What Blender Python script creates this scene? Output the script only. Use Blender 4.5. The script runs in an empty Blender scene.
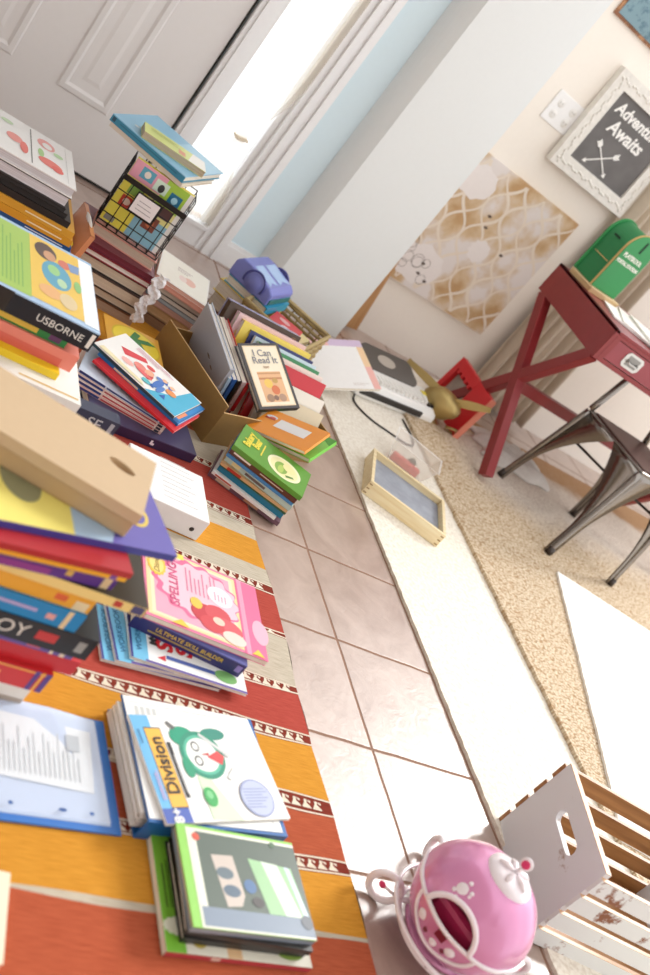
import bpy, bmesh, math, random
from mathutils import Vector, Matrix, Euler
random.seed(7)
SC = bpy.context.scene
COL = SC.collection
PI = math.pi
R = math.radians

# ------------------------------------------------------------------ materials
def lin(h):
    h = h.lstrip('#')
    o = []
    for i in (0, 2, 4):
        c = int(h[i:i+2], 16)/255
        o.append(c/12.92 if c <= .04045 else ((c+.055)/1.055)**2.4)
    return (*o, 1)
_M = {}
def mat(h, rough=.5, metal=0, grain=0, bump=0, scale=60, coat=0):
    """plain coloured surface with a slight procedural mottling"""
    k = (h, rough, metal, grain, bump, scale, coat)
    if k in _M: return _M[k]
    m = bpy.data.materials.new('surface_'+h.lstrip('#')); m.use_nodes = True
    nt = m.node_tree; b = nt.nodes['Principled BSDF']
    b.inputs['Base Color'].default_value = lin(h)
    b.inputs['Roughness'].default_value = rough
    b.inputs['Metallic'].default_value = metal
    b.inputs['Coat Weight'].default_value = coat
    tc = nt.nodes.new('ShaderNodeTexCoord'); nz = nt.nodes.new('ShaderNodeTexNoise')
    nz.inputs['Scale'].default_value = scale; nz.inputs['Detail'].default_value = 3
    nt.links.new(tc.outputs['Object'], nz.inputs['Vector'])
    mx = nt.nodes.new('ShaderNodeMix'); mx.data_type = 'RGBA'; mx.blend_type = 'MULTIPLY'
    mx.inputs[0].default_value = grain if grain else .06
    mx.inputs[6].default_value = lin(h)
    nt.links.new(nz.outputs['Fac'], mx.inputs[7])
    nt.links.new(mx.outputs[2], b.inputs['Base Color'])
    if bump:
        bp = nt.nodes.new('ShaderNodeBump'); bp.inputs['Strength'].default_value = bump
        bp.inputs['Distance'].default_value = .002
        nt.links.new(nz.outputs['Fac'], bp.inputs['Height']); nt.links.new(bp.outputs['Normal'], b.inputs['Normal'])
    _M[k] = m
    return m
def page_mat(h='#efe6d6'):
    k = ('page', h)
    if k in _M: return _M[k]
    m = bpy.data.materials.new('paper_edges'); m.use_nodes = True
    nt = m.node_tree; b = nt.nodes['Principled BSDF']; b.inputs['Roughness'].default_value = .8
    tc = nt.nodes.new('ShaderNodeTexCoord'); mp = nt.nodes.new('ShaderNodeMapping')
    mp.inputs['Scale'].default_value = (4, 4, 900)
    nz = nt.nodes.new('ShaderNodeTexNoise'); nz.inputs['Scale'].default_value = 1
    r = nt.nodes.new('ShaderNodeValToRGB')
    c = lin(h); r.color_ramp.elements[0].position = .3; r.color_ramp.elements[0].color = (c[0]*.72, c[1]*.7, c[2]*.68, 1)
    r.color_ramp.elements[1].position = .6; r.color_ramp.elements[1].color = c
    nt.links.new(tc.outputs['Object'], mp.inputs[0]); nt.links.new(mp.outputs[0], nz.inputs['Vector'])
    nt.links.new(nz.outputs['Fac'], r.inputs[0]); nt.links.new(r.outputs[0], b.inputs['Base Color'])
    _M[k] = m
    return m
def wood_mat(h1, h2, sc=(3, 40, 40), rough=.5):
    k = ('wood', h1, h2, sc, rough)
    if k in _M: return _M[k]
    m = bpy.data.materials.new('wood'); m.use_nodes = True
    nt = m.node_tree; b = nt.nodes['Principled BSDF']; b.inputs['Roughness'].default_value = rough
    tc = nt.nodes.new('ShaderNodeTexCoord'); mp = nt.nodes.new('ShaderNodeMapping'); mp.inputs['Scale'].default_value = sc
    nz = nt.nodes.new('ShaderNodeTexNoise'); nz.inputs['Scale'].default_value = 2; nz.inputs['Detail'].default_value = 6
    r = nt.nodes.new('ShaderNodeValToRGB'); r.color_ramp.elements[0].position = .3; r.color_ramp.elements[0].color = lin(h1)
    r.color_ramp.elements[1].position = .7; r.color_ramp.elements[1].color = lin(h2)
    nt.links.new(tc.outputs['Object'], mp.inputs[0]); nt.links.new(mp.outputs[0], nz.inputs['Vector'])
    nt.links.new(nz.outputs['Fac'], r.inputs[0]); nt.links.new(r.outputs[0], b.inputs['Base Color'])
    _M[k] = m
    return m
def worn_paint(paint, under, amount=.42, scale=14, rough=.6):
    k = ('worn', paint, under, amount, scale)
    if k in _M: return _M[k]
    m = bpy.data.materials.new('worn_paint'); m.use_nodes = True
    nt = m.node_tree; b = nt.nodes['Principled BSDF']; b.inputs['Roughness'].default_value = rough
    tc = nt.nodes.new('ShaderNodeTexCoord'); nz = nt.nodes.new('ShaderNodeTexNoise'); nz.inputs['Scale'].default_value = scale
    nz.inputs['Detail'].default_value = 8; nz.inputs['Roughness'].default_value = .65
    r = nt.nodes.new('ShaderNodeValToRGB'); e = r.color_ramp.elements
    e[0].position = amount-.06; e[0].color = lin(under); e[1].position = amount; e[1].color = lin(paint)
    nt.links.new(tc.outputs['Object'], nz.inputs['Vector']); nt.links.new(nz.outputs['Fac'], r.inputs[0])
    nt.links.new(r.outputs[0], b.inputs['Base Color'])
    _M[k] = m
    return m
def see_through(h, alpha, rough=.2, name='clear_plastic'):
    k = ('clear', h, alpha, rough)
    if k in _M: return _M[k]
    m = bpy.data.materials.new(name); m.use_nodes = True
    nt = m.node_tree; nt.nodes.clear()
    out = nt.nodes.new('ShaderNodeOutputMaterial'); mx = nt.nodes.new('ShaderNodeMixShader')
    tr = nt.nodes.new('ShaderNodeBsdfTransparent'); p = nt.nodes.new('ShaderNodeBsdfPrincipled')
    p.inputs['Base Color'].default_value = lin(h); p.inputs['Roughness'].default_value = rough
    mx.inputs[0].default_value = alpha
    nt.links.new(tr.outputs[0], mx.inputs[1]); nt.links.new(p.outputs[0], mx.inputs[2]); nt.links.new(mx.outputs[0], out.inputs[0])
    _M[k] = m
    return m

# ------------------------------------------------------------------ mesh helpers
class MB:
    """collects shapes for ONE mesh object"""
    def __init__(s): s.v = []; s.f = []; s.mi = []; s.mats = []; s.sm = []
    def slot(s, m):
        if m not in s.mats: s.mats.append(m)
        return s.mats.index(m)
    def add(s, vs, fs, m, smooth=False):
        o = len(s.v); k = s.slot(m)
        s.v += [tuple(v) for v in vs]
        for f in fs: s.f.append([i+o for i in f]); s.mi.append(k); s.sm.append(smooth)
    def box(s, lo, hi, m, M=None):
        x0, y0, z0 = lo; x1, y1, z1 = hi
        vs = [(x0,y0,z0),(x1,y0,z0),(x1,y1,z0),(x0,y1,z0),(x0,y0,z1),(x1,y0,z1),(x1,y1,z1),(x0,y1,z1)]
        if M is not None: vs = [tuple(M @ Vector(v)) for v in vs]
        s.add(vs, [(3,2,1,0),(4,5,6,7),(0,1,5,4),(1,2,6,5),(2,3,7,6),(3,0,4,7)], m)
    def cbox(s, c, d, m, M=None):
        s.box([c[i]-d[i]/2 for i in range(3)], [c[i]+d[i]/2 for i in range(3)], m, M)
    def prism(s, pts, z0, z1, m, M=None):
        n = len(pts)
        vs = [(p[0],p[1],z0) for p in pts]+[(p[0],p[1],z1) for p in pts]
        if M is not None: vs = [tuple(M @ Vector(v)) for v in vs]
        s.add(vs, [tuple(reversed(range(n))), tuple(range(n, 2*n))]+[(i,(i+1)%n,(i+1)%n+n,i+n) for i in range(n)], m)
    def tube(s, pts, r, m, n=10, closed=False, caps=True):
        pts = [Vector(p) for p in pts]; N = len(pts)
        rs = r if isinstance(r, (list, tuple)) else [r]*N
        vs = []; up = None
        for i in range(N):
            a = pts[i-1] if (i or closed) else pts[i]; b = pts[(i+1) % N] if (i < N-1 or closed) else pts[i]
            d = (b-a).normalized()
            if up is None: up = Vector((0,0,1)) if abs(d.z) < .9 else Vector((1,0,0))
            u = d.cross(up).normalized(); w = u.cross(d); up = w
            for k in range(n):
                t = 2*PI*k/n
                vs.append(pts[i]+u*rs[i]*math.cos(t)+w*rs[i]*math.sin(t))
        fs = []
        for i in range(N if closed else N-1):
            for k in range(n):
                j = (i+1) % N
                fs.append((i*n+k, i*n+(k+1)%n, j*n+(k+1)%n, j*n+k))
        if caps and not closed:
            fs.append(tuple(reversed(range(n)))); fs.append(tuple((N-1)*n+k for k in range(n)))
        s.add(vs, fs, m, True)
    def lathe(s, prof, m, n=32, M=None):
        vs = []; fs = []
        for (r, z) in prof:
            for k in range(n):
                t = 2*PI*k/n; vs.append(Vector((r*math.cos(t), r*math.sin(t), z)))
        if M is not None: vs = [M @ v for v in vs]
        for i in range(len(prof)-1):
            for k in range(n):
                fs.append((i*n+k, i*n+(k+1)%n, (i+1)*n+(k+1)%n, (i+1)*n+k))
        s.add(vs, fs, m, True)
    def ell(s, c, rad, m, M=None, n=24):
        prof = [(max(1e-4, math.sin(PI*i/14)), -math.cos(PI*i/14)) for i in range(15)]
        T = Matrix.Translation(c) @ Matrix.Diagonal((*rad, 1))
        s.lathe(prof, m, n, (M @ T) if M is not None else T)
    def build(s, name, parent=None, loc=None, rot=None, bevel=0):
        me = bpy.data.meshes.new(name); me.from_pydata(s.v, [], s.f)
        for m in s.mats: me.materials.append(m)
        me.polygons.foreach_set('material_index', s.mi); me.polygons.foreach_set('use_smooth', s.sm)
        bm = bmesh.new(); bm.from_mesh(me); bmesh.ops.recalc_face_normals(bm, faces=bm.faces)
        bm.to_mesh(me); bm.free(); me.update()
        o = bpy.data.objects.new(name, me); COL.objects.link(o)
        if parent: o.parent = parent
        if loc: o.location = loc
        if rot: o.rotation_euler = rot
        if bevel:
            b = o.modifiers.new('bevel', 'BEVEL'); b.width = bevel; b.segments = 2; b.limit_method = 'ANGLE'
        return o
def tag(o, label=None, cat=None, group=None, kind=None):
    for k, v in (('label', label), ('category', cat), ('group', group), ('kind', kind)):
        if v: o[k] = v
    return o
def thing(name, label, cat, loc=(0,0,0), rot=(0,0,0), group=None):
    o = bpy.data.objects.new(name, None); o.empty_display_size = .05; COL.objects.link(o)
    o.location = loc; o.rotation_euler = rot
    return tag(o, label, cat, group)
def text(parent, s, size, loc, rot, m, name='title', align='CENTER', shear=0, space=1, sx=1, bold=0):
    cu = bpy.data.curves.new(name, 'FONT'); cu.body = s; cu.size = size; cu.align_x = align; cu.align_y = 'CENTER'
    cu.shear = shear; cu.space_character = space; cu.extrude = .0002; cu.offset = bold; cu.resolution_u = 3
    o = bpy.data.objects.new(name, cu); COL.objects.link(o)
    me = bpy.data.meshes.new_from_object(o.evaluated_get(bpy.context.evaluated_depsgraph_get()))
    bpy.data.objects.remove(o); bpy.data.curves.remove(cu)
    me.materials.clear(); me.materials.append(m)
    n = bpy.data.objects.new(name, me); COL.objects.link(n); n.parent = parent
    n.location = loc; n.rotation_euler = rot; n.scale = (sx, 1, 1)
    return n
def art_mesh(parent, w, d, z, items, name='cover_picture'):
    """flat printed shapes lying on a w x d cover whose corner is (-w/2,-d/2)"""
    if not items: return None
    mb = MB(); k = 0
    for it in items:
        zz = z+.0004+.00006*k; k += 1
        kind, m = it[0], mat(it[-1], .35)
        if kind == 'rect':
            _, u0, v0, u1, v1, _c = it
            pts = [(u0,v0),(u1,v0),(u1,v1),(u0,v1)]
        elif kind == 'ell':
            _, cu, cv, ru, rv, _c = it
            pts = [(cu+ru*math.cos(2*PI*i/28), cv+rv*math.sin(2*PI*i/28)) for i in range(28)]
        elif kind == 'scallop':
            _, cu, cv, ru, rv, _c = it
            pts = [(cu+ru*(1+.06*math.cos(14*2*PI*i/112))*math.cos(2*PI*i/112), cv+rv*(1+.06*math.cos(14*2*PI*i/112))*math.sin(2*PI*i/112)) for i in range(112)]
        elif kind == 'lines':          # rows of small illegible print
            _, u0, v0, u1, v1, n, ax, _c = it
            rr = random.Random(int(u0*1000)+n)
            for i in range(n):
                t = (i+.5)/n; e = .55+.45*rr.random()
                if ax == 'u':
                    a = [(u0, v0+(v1-v0)*(t-.18/n)), (u0+(u1-u0)*e, v0+(v1-v0)*(t-.18/n)), (u0+(u1-u0)*e, v0+(v1-v0)*(t+.18/n)), (u0, v0+(v1-v0)*(t+.18/n))]
                else:
                    a = [(u0+(u1-u0)*(t-.18/n), v0), (u0+(u1-u0)*(t+.18/n), v0), (u0+(u1-u0)*(t+.18/n), v0+(v1-v0)*e), (u0+(u1-u0)*(t-.18/n), v0+(v1-v0)*e)]
                mb.add([((u-.5)*w, (v-.5)*d, zz) for u, v in a], [(0,1,2,3)], m)
            continue
        else:
            pts = it[1]
        mb.add([((u-.5)*w, (v-.5)*d, zz) for u, v in pts], [tuple(range(len(pts)))], m)
    return mb.build(name, parent)

# ------------------------------------------------------------------ books
ANCH = {'C': (0,0), 'FR': (1,-1), 'FL': (-1,-1), 'BR': (1,1), 'BL': (-1,1)}
def book(label, w, d, t, cov, at, ang=0, anchor='C', spine='S', hard=False, pages='#efe6d6', group=None,
         name=None, cat='book', art=(), titles=(), sart=(), stitles=(), rot=None, top=None, rough=.35, bend=0):
    """at: world position of the anchor corner at the book's underside; titles: (text,u,v,size,rot,colour[,shear])"""
    a = R(ang); ax, ay = ANCH[anchor]
    ca, sa = math.cos(a), math.sin(a)
    ox, oy = ax*w/2, ay*d/2
    loc = (at[0]-(ca*ox-sa*oy), at[1]-(sa*ox+ca*oy), at[2])
    root = thing(name or ('hardcover_book' if hard else 'paperback_book'), label, cat, loc, rot or (0,0,a), group)
    tc = min(.0028 if hard else .0009, t*.22); ov = .0035 if hard else .0012
    m = mat(cov, rough); mt = mat(top, rough) if top else m
    cb = MB()
    cb.box((-w/2,-d/2,0), (w/2,d/2,tc), m); cb.box((-w/2,-d/2,t-tc), (w/2,d/2,t), mt)
    e = {'S': ((-w/2,-d/2,tc),(w/2,-d/2+tc,t-tc)), 'N': ((-w/2,d/2-tc,tc),(w/2,d/2,t-tc)),
         'W': ((-w/2,-d/2,tc),(-w/2+tc,d/2,t-tc)), 'E': ((w/2-tc,-d/2,tc),(w/2,d/2,t-tc))}
    if spine in e: cb.box(*e[spine], m)
    cb.build('cover', root)
    ins = {k: ov for k in 'SNWE'}
    if spine in ins: ins[spine] = tc
    pb = MB(); pb.box((-w/2+ins['W'], -d/2+ins['S'], tc), (w/2-ins['E'], d/2-ins['N'], t-tc), page_mat(pages))
    pb.build('pages', root)
    if art: art_mesh(root, w, d, t, art)
    for q in titles:
        s_, u, v, size, rt, c = q[:6]
        text(root, s_, size, ((u-.5)*w, (v-.5)*d, t+.0014), (0,0,R(rt)), mat(c, .4), shear=q[6] if len(q) > 6 else 0, bold=q[7] if len(q) > 7 else 0)
    if sart:
        sb = MB()
        for i, (u0, u1, v0, v1, c) in enumerate(sart):
            y = -d/2-.0003-.00005*i
            if i and len(sart) < 4: sb.build('spine_marking', root); sb = MB()
            sb.add([((u0-.5)*w,y,v0*t),((u1-.5)*w,y,v0*t),((u1-.5)*w,y,v1*t),((u0-.5)*w,y,v1*t)], [(0,1,2,3)], mat(c, .4))
        sb.build('spine_marking', root)
    for s_, u, v, size, c in stitles:
        text(root, s_, size, ((u-.5)*w, -d/2-.0012, v*t), (R(90),0,0), mat(c, .4), name='spine_title')
    return root
def book_on(label, A, B, C, t, cov, **k):
    """a leaning book given by three corners of its outer face: A far, B right angle, C beside B"""
    A, B, C = Vector(A), Vector(B), Vector(C)
    y = (A-B).normalized(); x = (B-C); x = (x-y*x.dot(y)).normalized(); z = x.cross(y)
    M = Matrix((x, y, z)).transposed()
    w, d = (B-C).length, (A-B).length
    p = (A+C)/2 - z*t
    return book(label, w, d, t, cov, p, rot=M.to_euler(), **k)

# ------------------------------------------------------------------ camera, sky, sun
def make_camera():
    ps, th, ro = R(36.4), R(23.35), R(41.64)
    F = Vector((math.sin(ps)*math.cos(th), math.cos(ps)*math.cos(th), -math.sin(th)))
    r = Vector((math.cos(ps), -math.sin(ps), 0)); u = r.cross(F)
    X = r*math.cos(ro)+u*math.sin(ro); Y = -r*math.sin(ro)+u*math.cos(ro)
    cd = bpy.data.cameras.new('camera'); c = bpy.data.objects.new('camera', cd); COL.objects.link(c)
    c.matrix_world = Matrix.Translation((0,0,1.2)) @ Matrix((X, Y, -F)).transposed().to_4x4()
    cd.sensor_fit = 'VERTICAL'; cd.sensor_height = 36; cd.sensor_width = 24; cd.lens = 1028.5/975*36
    cd.clip_start = .02
    cd.dof.use_dof = True; cd.dof.focus_distance = 2.5; cd.dof.aperture_fstop = 2.8
    SC.camera = c
make_camera()
w = bpy.data.worlds.new('daylight'); SC.world = w; w.use_nodes = True
bg = w.node_tree.nodes['Background']; bg.inputs[0].default_value = (.985, .99, 1, 1); bg.inputs[1].default_value = 1.3
ld = bpy.data.lights.new('sun', 'SUN'); ld.energy = 2.5; ld.angle = R(15); ld.color = (1, .975, .94)
lo = bpy.data.objects.new('sun', ld); COL.objects.link(lo)
lo.rotation_euler = Vector((-.80, -.33, -.50)).to_track_quat('-Z', 'Y').to_euler()
SC.view_settings.view_transform = 'Standard'; SC.view_settings.look = 'None'
SC.view_settings.gamma = 1; SC.view_settings.exposure = .40; SC.view_settings.use_curve_mapping = False

def struct(o):
    o['kind'] = 'structure'; return o

# ------------------------------------------------------------------ floor
def floor_mat():
    m = bpy.data.materials.new('stone_tile'); m.use_nodes = True
    nt = m.node_tree; N = nt.nodes; L = nt.links; b = N['Principled BSDF']
    g = N.new('ShaderNodeNewGeometry'); sp = N.new('ShaderNodeSeparateXYZ'); L.new(g.outputs['Position'], sp.inputs[0])
    def math_(op, a, bb):
        n = N.new('ShaderNodeMath'); n.operation = op
        for i, q in enumerate((a, bb)):
            if isinstance(q, (int, float)): n.inputs[i].default_value = q
            else: L.new(q, n.inputs[i])
        return n.outputs[0]
    nz0 = N.new('ShaderNodeTexNoise'); nz0.inputs['Scale'].default_value = 9; L.new(g.outputs['Position'], nz0.inputs['Vector'])
    wob = math_('MULTIPLY', math_('SUBTRACT', nz0.outputs['Fac'], .5), .006)
    P = .318
    dx = math_('PINGPONG', math_('ADD', math_('SUBTRACT', sp.outputs['X'], 1.483-10*P), wob), P/2)
    dy = math_('PINGPONG', math_('ADD', math_('SUBTRACT', sp.outputs['Y'], 1.89-20*P), wob), P/2)
    dm = math_('MINIMUM', dx, dy)
    grout = math_('LESS_THAN', dm, .0040)
    n1 = N.new('ShaderNodeTexNoise'); n1.inputs['Scale'].default_value = 7; n1.inputs['Detail'].default_value = 8; n1.inputs['Roughness'].default_value = .65
    n1.inputs['Distortion'].default_value = 1.2
    L.new(g.outputs['Position'], n1.inputs['Vector'])
    r1 = N.new('ShaderNodeValToRGB'); e = r1.color_ramp.elements
    e[0].position = .3; e[0].color = lin('#967a6b'); e[1].position = .68; e[1].color = lin('#b8a092')
    L.new(n1.outputs['Fac'], r1.inputs[0])
    mx = N.new('ShaderNodeMix'); mx.data_type = 'RGBA'; L.new(grout, mx.inputs[0]); L.new(r1.outputs[0], mx.inputs[6])
    mx.inputs[7].default_value = lin('#937666'); L.new(mx.outputs[2], b.inputs['Base Color'])
    n2 = N.new('ShaderNodeTexNoise'); n2.inputs['Scale'].default_value = 16; n2.inputs['Detail'].default_value = 6; n2.inputs['Distortion'].default_value = 2.5
    L.new(g.outputs['Position'], n2.inputs['Vector'])
    ht = math_('ADD', math_('MULTIPLY', n2.outputs['Fac'], .6), math_('MULTIPLY', math_('MINIMUM', dm, .006), 120))
    bp = N.new('ShaderNodeBump'); bp.inputs['Strength'].default_value = .55; bp.inputs['Distance'].default_value = .004
    L.new(ht, bp.inputs['Height']); L.new(bp.outputs['Normal'], b.inputs['Normal'])
    b.inputs['Roughness'].default_value = .36; b.inputs['Specular IOR Level'].default_value = 1.0; b.inputs['Coat Weight'].default_value = 1.0; cw = math_('SUBTRACT', 1.0, grout); L.new(cw, b.inputs['Coat Weight']); L.new(math_('MULTIPLY', cw, .9), b.inputs['Specular IOR Level']); b.inputs['Coat Roughness'].default_value = .33; b.inputs['Coat IOR'].default_value = 1.8
    return m
mb = MB(); mb.box((-2.5,-1.5,-.05), (5.6,3.9,0), floor_mat()); struct(mb.build('floor'))

# ------------------------------------------------------------------ walls
wall_blue = mat('#d8eaf1', .7, 0, .03); wall_grey = mat('#e9eceb', .7, 0, .03); wall_cream = mat('#f5ede2', .75, 0, .04)
white = mat('#f2f0ee', .35); white_trim = mat('#f4f4f4', .3)
mb = MB()
for lo_, hi_ in (((-2.5,3.52,0),(.13,3.66,2.5)), ((.13,3.52,2.06),(1.634,3.66,2.5)), ((1.094,3.52,0),(1.15,3.66,2.06)),
                 ((1.15,3.52,0),(1.45,3.66,.05)), ((1.45,3.52,0),(1.634,3.66,2.06))):
    mb.box(lo_, hi_, wall_blue)
struct(mb.build('wall_back'))
# pillar between the entry and the desk nook: rounded left corner, square right corner
pts = [(1.634,3.66),(1.634,3.52)]
for i in range(7):
    t = i/6; pts.append((1.634+.045*(1-math.cos(t*PI/2))+.012*t, 3.52-.085*t-.015*math.sin(t*PI/2)))
pts += [(1.70,3.42),(2.064,3.42),(2.064,3.77),(1.7,3.77)]
mb = MB(); mb.prism(pts, 0, 2.5, wall_grey)
struct(mb.build('wall_middle'))
mb = MB()
for lo_, hi_ in (((2.0,3.67,0),(3.02,3.80,2.5)), ((4.45,3.67,0),(5.6,3.80,2.5)), ((3.02,3.67,0),(4.45,3.80,.98)), ((3.02,3.67,2.35),(4.45,3.80,2.5))): mb.box(lo_, hi_, wall_cream)
struct(mb.build('wall_right'))
mb = MB()   # bright window above the desk, out of the photo to the right, its edge behind the drape
for lo_, hi_ in (((3.02,3.69,.98),(3.07,3.76,2.35)), ((4.40,3.69,.98),(4.45,3.76,2.35)), ((3.07,3.69,.98),(4.40,3.76,1.03)), ((3.07,3.69,2.30),(4.40,3.76,2.35)), ((3.715,3.70,1.03),(3.755,3.75,2.30)), ((3.0,3.64,.955),(4.47,3.69,.98))): mb.box(lo_, hi_, white_trim)
w2 = struct(mb.build('window_2'))
mb = MB(); mb.box((3.07,3.72,1.03),(4.40,3.724,2.30), see_through('#ffffff', .06, .05, 'glass')); mb.build('pane', w2)
mb = MB(); mb.box((-1.35,-1.5,0),(-1.2,3.52,2.5), white); struct(mb.build('wall_left_unseen'))  # unseen wall, added to block sky light from the left
mb = MB(); mb.box((-1.2,-1.5,0),(2.6,-1.35,2.5), white); struct(mb.build('wall_front_unseen'))  # unseen wall behind the camera, added to hold back sky light
mb = MB(); mb.box((-1.35,-1.5,2.5),(1.5,3.8,2.6), white); struct(mb.build('ceiling_light_block'))  # unseen partial ceiling, sized to keep sky light off the left side
mb = MB(); mb.box((1.494,3.503,0),(1.634,3.52,.075), white_trim); mb.box((1.494,3.509,.075),(1.634,3.52,.09), white_trim); struct(mb.build('baseboard_back'))

# ------------------------------------------------------------------ entry door
door_m = mat('#e8e5e3', .35, 0, .03)
mb = MB(); mb.box((.145,3.525,.012),(1.083,3.57,2.04), door_m); door = struct(mb.build('door_1'))
def panel(x0, x1, z0, z1):
    mb = MB(); y = 3.525
    rings = [(0, 0), (.006, -.007), (.022, -.008), (.034, .002), (.044, .004), (.075, -.003)]
    vs = []; fs = []
    for ins, dy in rings:
        vs += [(x0+ins,y+dy,z0+ins),(x1-ins,y+dy,z0+ins),(x1-ins,y+dy,z1-ins),(x0+ins,y+dy,z1-ins)]
    for i in range(len(rings)-1):
        for k in range(4): fs.append((i*4+k, i*4+(k+1)%4, i*4+4+(k+1)%4, i*4+4+k))
    fs.append(tuple(range(len(rings)*4-4, len(rings)*4)))
    mb.add(vs, fs, door_m); mb.build('panel', door)
for x0, x1 in ((.345,.535),(.69,.882)):
    panel(x0, x1, .235, .86); panel(x0, x1, 1.0, 1.88)
mb = MB(); mb.lathe([(.0001,-.014),(.007,-.013),(.010,-.009),(.011,0)], mat('#2e2c2c', .3, .6), 20, Matrix.Translation((1.021,3.525,.614)) @ Matrix.Rotation(R(-90), 4, 'X') @ Matrix.Diagonal((1,1,-1,1)))
o = mb.build('bolt', door); o['label'] = 'small dark round bolt near the door edge'
mb = MB(); mb.box((1.083,3.54,0),(1.094,3.56,2.06), mat('#3a332e', .6)); mb.box((.145,3.53,0),(1.083,3.56,.012), mat('#2e2a28', .6)); struct(mb.build('trim_1'))
mb = MB()   # jamb between the door and the sidelight
mb.box((1.094,3.50,0),(1.15,3.53,2.06), white_trim); mb.box((1.11,3.492,0),(1.135,3.50,2.06), white_trim)
struct(mb.build('trim_2'))
mb = MB()   # casing on the wall side: stepped moulding
for x0, x1, y in ((1.395,1.42,3.505),(1.42,1.436,3.492),(1.436,1.462,3.499),(1.462,1.475,3.488),(1.475,1.494,3.494)):
    mb.box((x0,y,0),(x1,3.53,2.12), white_trim)
struct(mb.build('trim_3'))
win = MB(); win.box((1.15,3.525,.05),(1.18,3.56,2.06), white_trim); win.box((1.37,3.525,.05),(1.40,3.56,2.06), white_trim)
win.box((1.15,3.51,.0),(1.40,3.56,.075), white_trim); win.box((1.15,3.50,.075),(1.40,3.56,.09), white_trim)
wn = struct(win.build('window_1'))
mb = MB(); mb.box((1.18,3.542,.09),(1.37,3.546,2.06), see_through('#ffffff', .06, .05, 'glass')); mb.build('pane', wn)

# sheer curtain gathered by a tie
def curtain():
    root = thing('sheer_curtain', 'sheer white curtain tied in the middle, hanging over the narrow window beside the door', 'curtain', (1.29,3.515,.10))
    mb = MB(); nx, nz = 60, 70; vs = []; fs = []
    for j in range(nz+1):
        z = j/nz*1.5
        wd = .105-.085*math.exp(-((z-.33)/.16)**2)
        for i in range(nx+1):
            u = i/nx*2-1
            vs.append((u*wd+.012*math.exp(-((z-.33)/.2)**2), .007*math.sin(u*24+.6*math.sin(z*3))*(.5+wd*6)-.003, z))
    for j in range(nz):
        for i in range(nx):
            a = j*(nx+1)+i; fs.append((a,a+1,a+nx+2,a+nx+1))
    m = bpy.data.materials.new('sheer_cloth'); m.use_nodes = True; nt = m.node_tree; nt.nodes.clear()
    out = nt.nodes.new('ShaderNodeOutputMaterial'); a1 = nt.nodes.new('ShaderNodeMixShader'); a2 = nt.nodes.new('ShaderNodeMixShader')
    d = nt.nodes.new('ShaderNodeBsdfDiffuse'); tl = nt.nodes.new('ShaderNodeBsdfTranslucent'); tr = nt.nodes.new('ShaderNodeBsdfTransparent')
    d.inputs[0].default_value = lin('#f6eee0'); tl.inputs[0].default_value = lin('#f6eee0')
    a1.inputs[0].default_value = .65; a2.inputs[0].default_value = .5
    nt.links.new(d.outputs[0], a1.inputs[1]); nt.links.new(tl.outputs[0], a1.inputs[2])
    nt.links.new(tr.outputs[0], a2.inputs[1]); nt.links.new(a1.outputs[0], a2.inputs[2]); nt.links.new(a2.outputs[0], out.inputs[0])
    mb.add(vs, fs, m, True); mb.build('cloth', root)
    mb = MB(); mb.tube([(.012+.028*math.cos(t*PI/8), -.003+.014*math.sin(t*PI/8), .33+.004*math.sin(t)) for t in range(16)], .005, mat('#e6d8c2', .8), 8, True)
    mb.build('tie', root)
curtain()

# ------------------------------------------------------------------ rugs
def cloth_bump(m, scale, strength, dist=.003, kind='noise'):
    nt = m.node_tree; b = nt.nodes['Principled BSDF']
    tc = nt.nodes.new('ShaderNodeTexCoord'); mp = nt.nodes.new('ShaderNodeMapping'); mp.inputs['Scale'].default_value = scale
    tx = nt.nodes.new('ShaderNodeTexNoise'); tx.inputs['Scale'].default_value = 1; tx.inputs['Detail'].default_value = 4
    nt.links.new(tc.outputs['Object'], mp.inputs[0]); nt.links.new(mp.outputs[0], tx.inputs['Vector'])
    bp = nt.nodes.new('ShaderNodeBump'); bp.inputs['Strength'].default_value = strength; bp.inputs['Distance'].default_value = dist
    nt.links.new(tx.outputs['Fac'], bp.inputs['Height']); nt.links.new(bp.outputs['Normal'], b.inputs['Normal'])
def yarn(h, h2, sc=(25, 500, 1)):
    k = ('yarn', h, h2)
    if k in _M: return _M[k]
    m = bpy.data.materials.new('woven_wool'); m.use_nodes = True
    nt = m.node_tree; b = nt.nodes['Principled BSDF']; b.inputs['Roughness'].default_value = .95; b.inputs['Specular IOR Level'].default_value = .1
    tc = nt.nodes.new('ShaderNodeTexCoord'); mp = nt.nodes.new('ShaderNodeMapping'); mp.inputs['Scale'].default_value = sc
    tx = nt.nodes.new('ShaderNodeTexNoise'); tx.inputs['Scale'].default_value = 1; tx.inputs['Detail'].default_value = 5
    r = nt.nodes.new('ShaderNodeValToRGB'); e = r.color_ramp.elements
    e[0].position = .35; e[0].color = lin(h2); e[1].position = .6; e[1].color = lin(h)
    nt.links.new(tc.outputs['Object'], mp.inputs[0]); nt.links.new(mp.outputs[0], tx.inputs['Vector']); nt.links.new(tx.outputs['Fac'], r.inputs[0])
    nt.links.new(r.outputs[0], b.inputs['Base Color'])
    bp = nt.nodes.new('ShaderNodeBump'); bp.inputs['Strength'].default_value = .6; bp.inputs['Distance'].default_value = .002
    nt.links.new(tx.outputs['Fac'], bp.inputs['Height']); nt.links.new(bp.outputs['Normal'], b.inputs['Normal'])
    _M[k] = m
    return m
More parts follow.
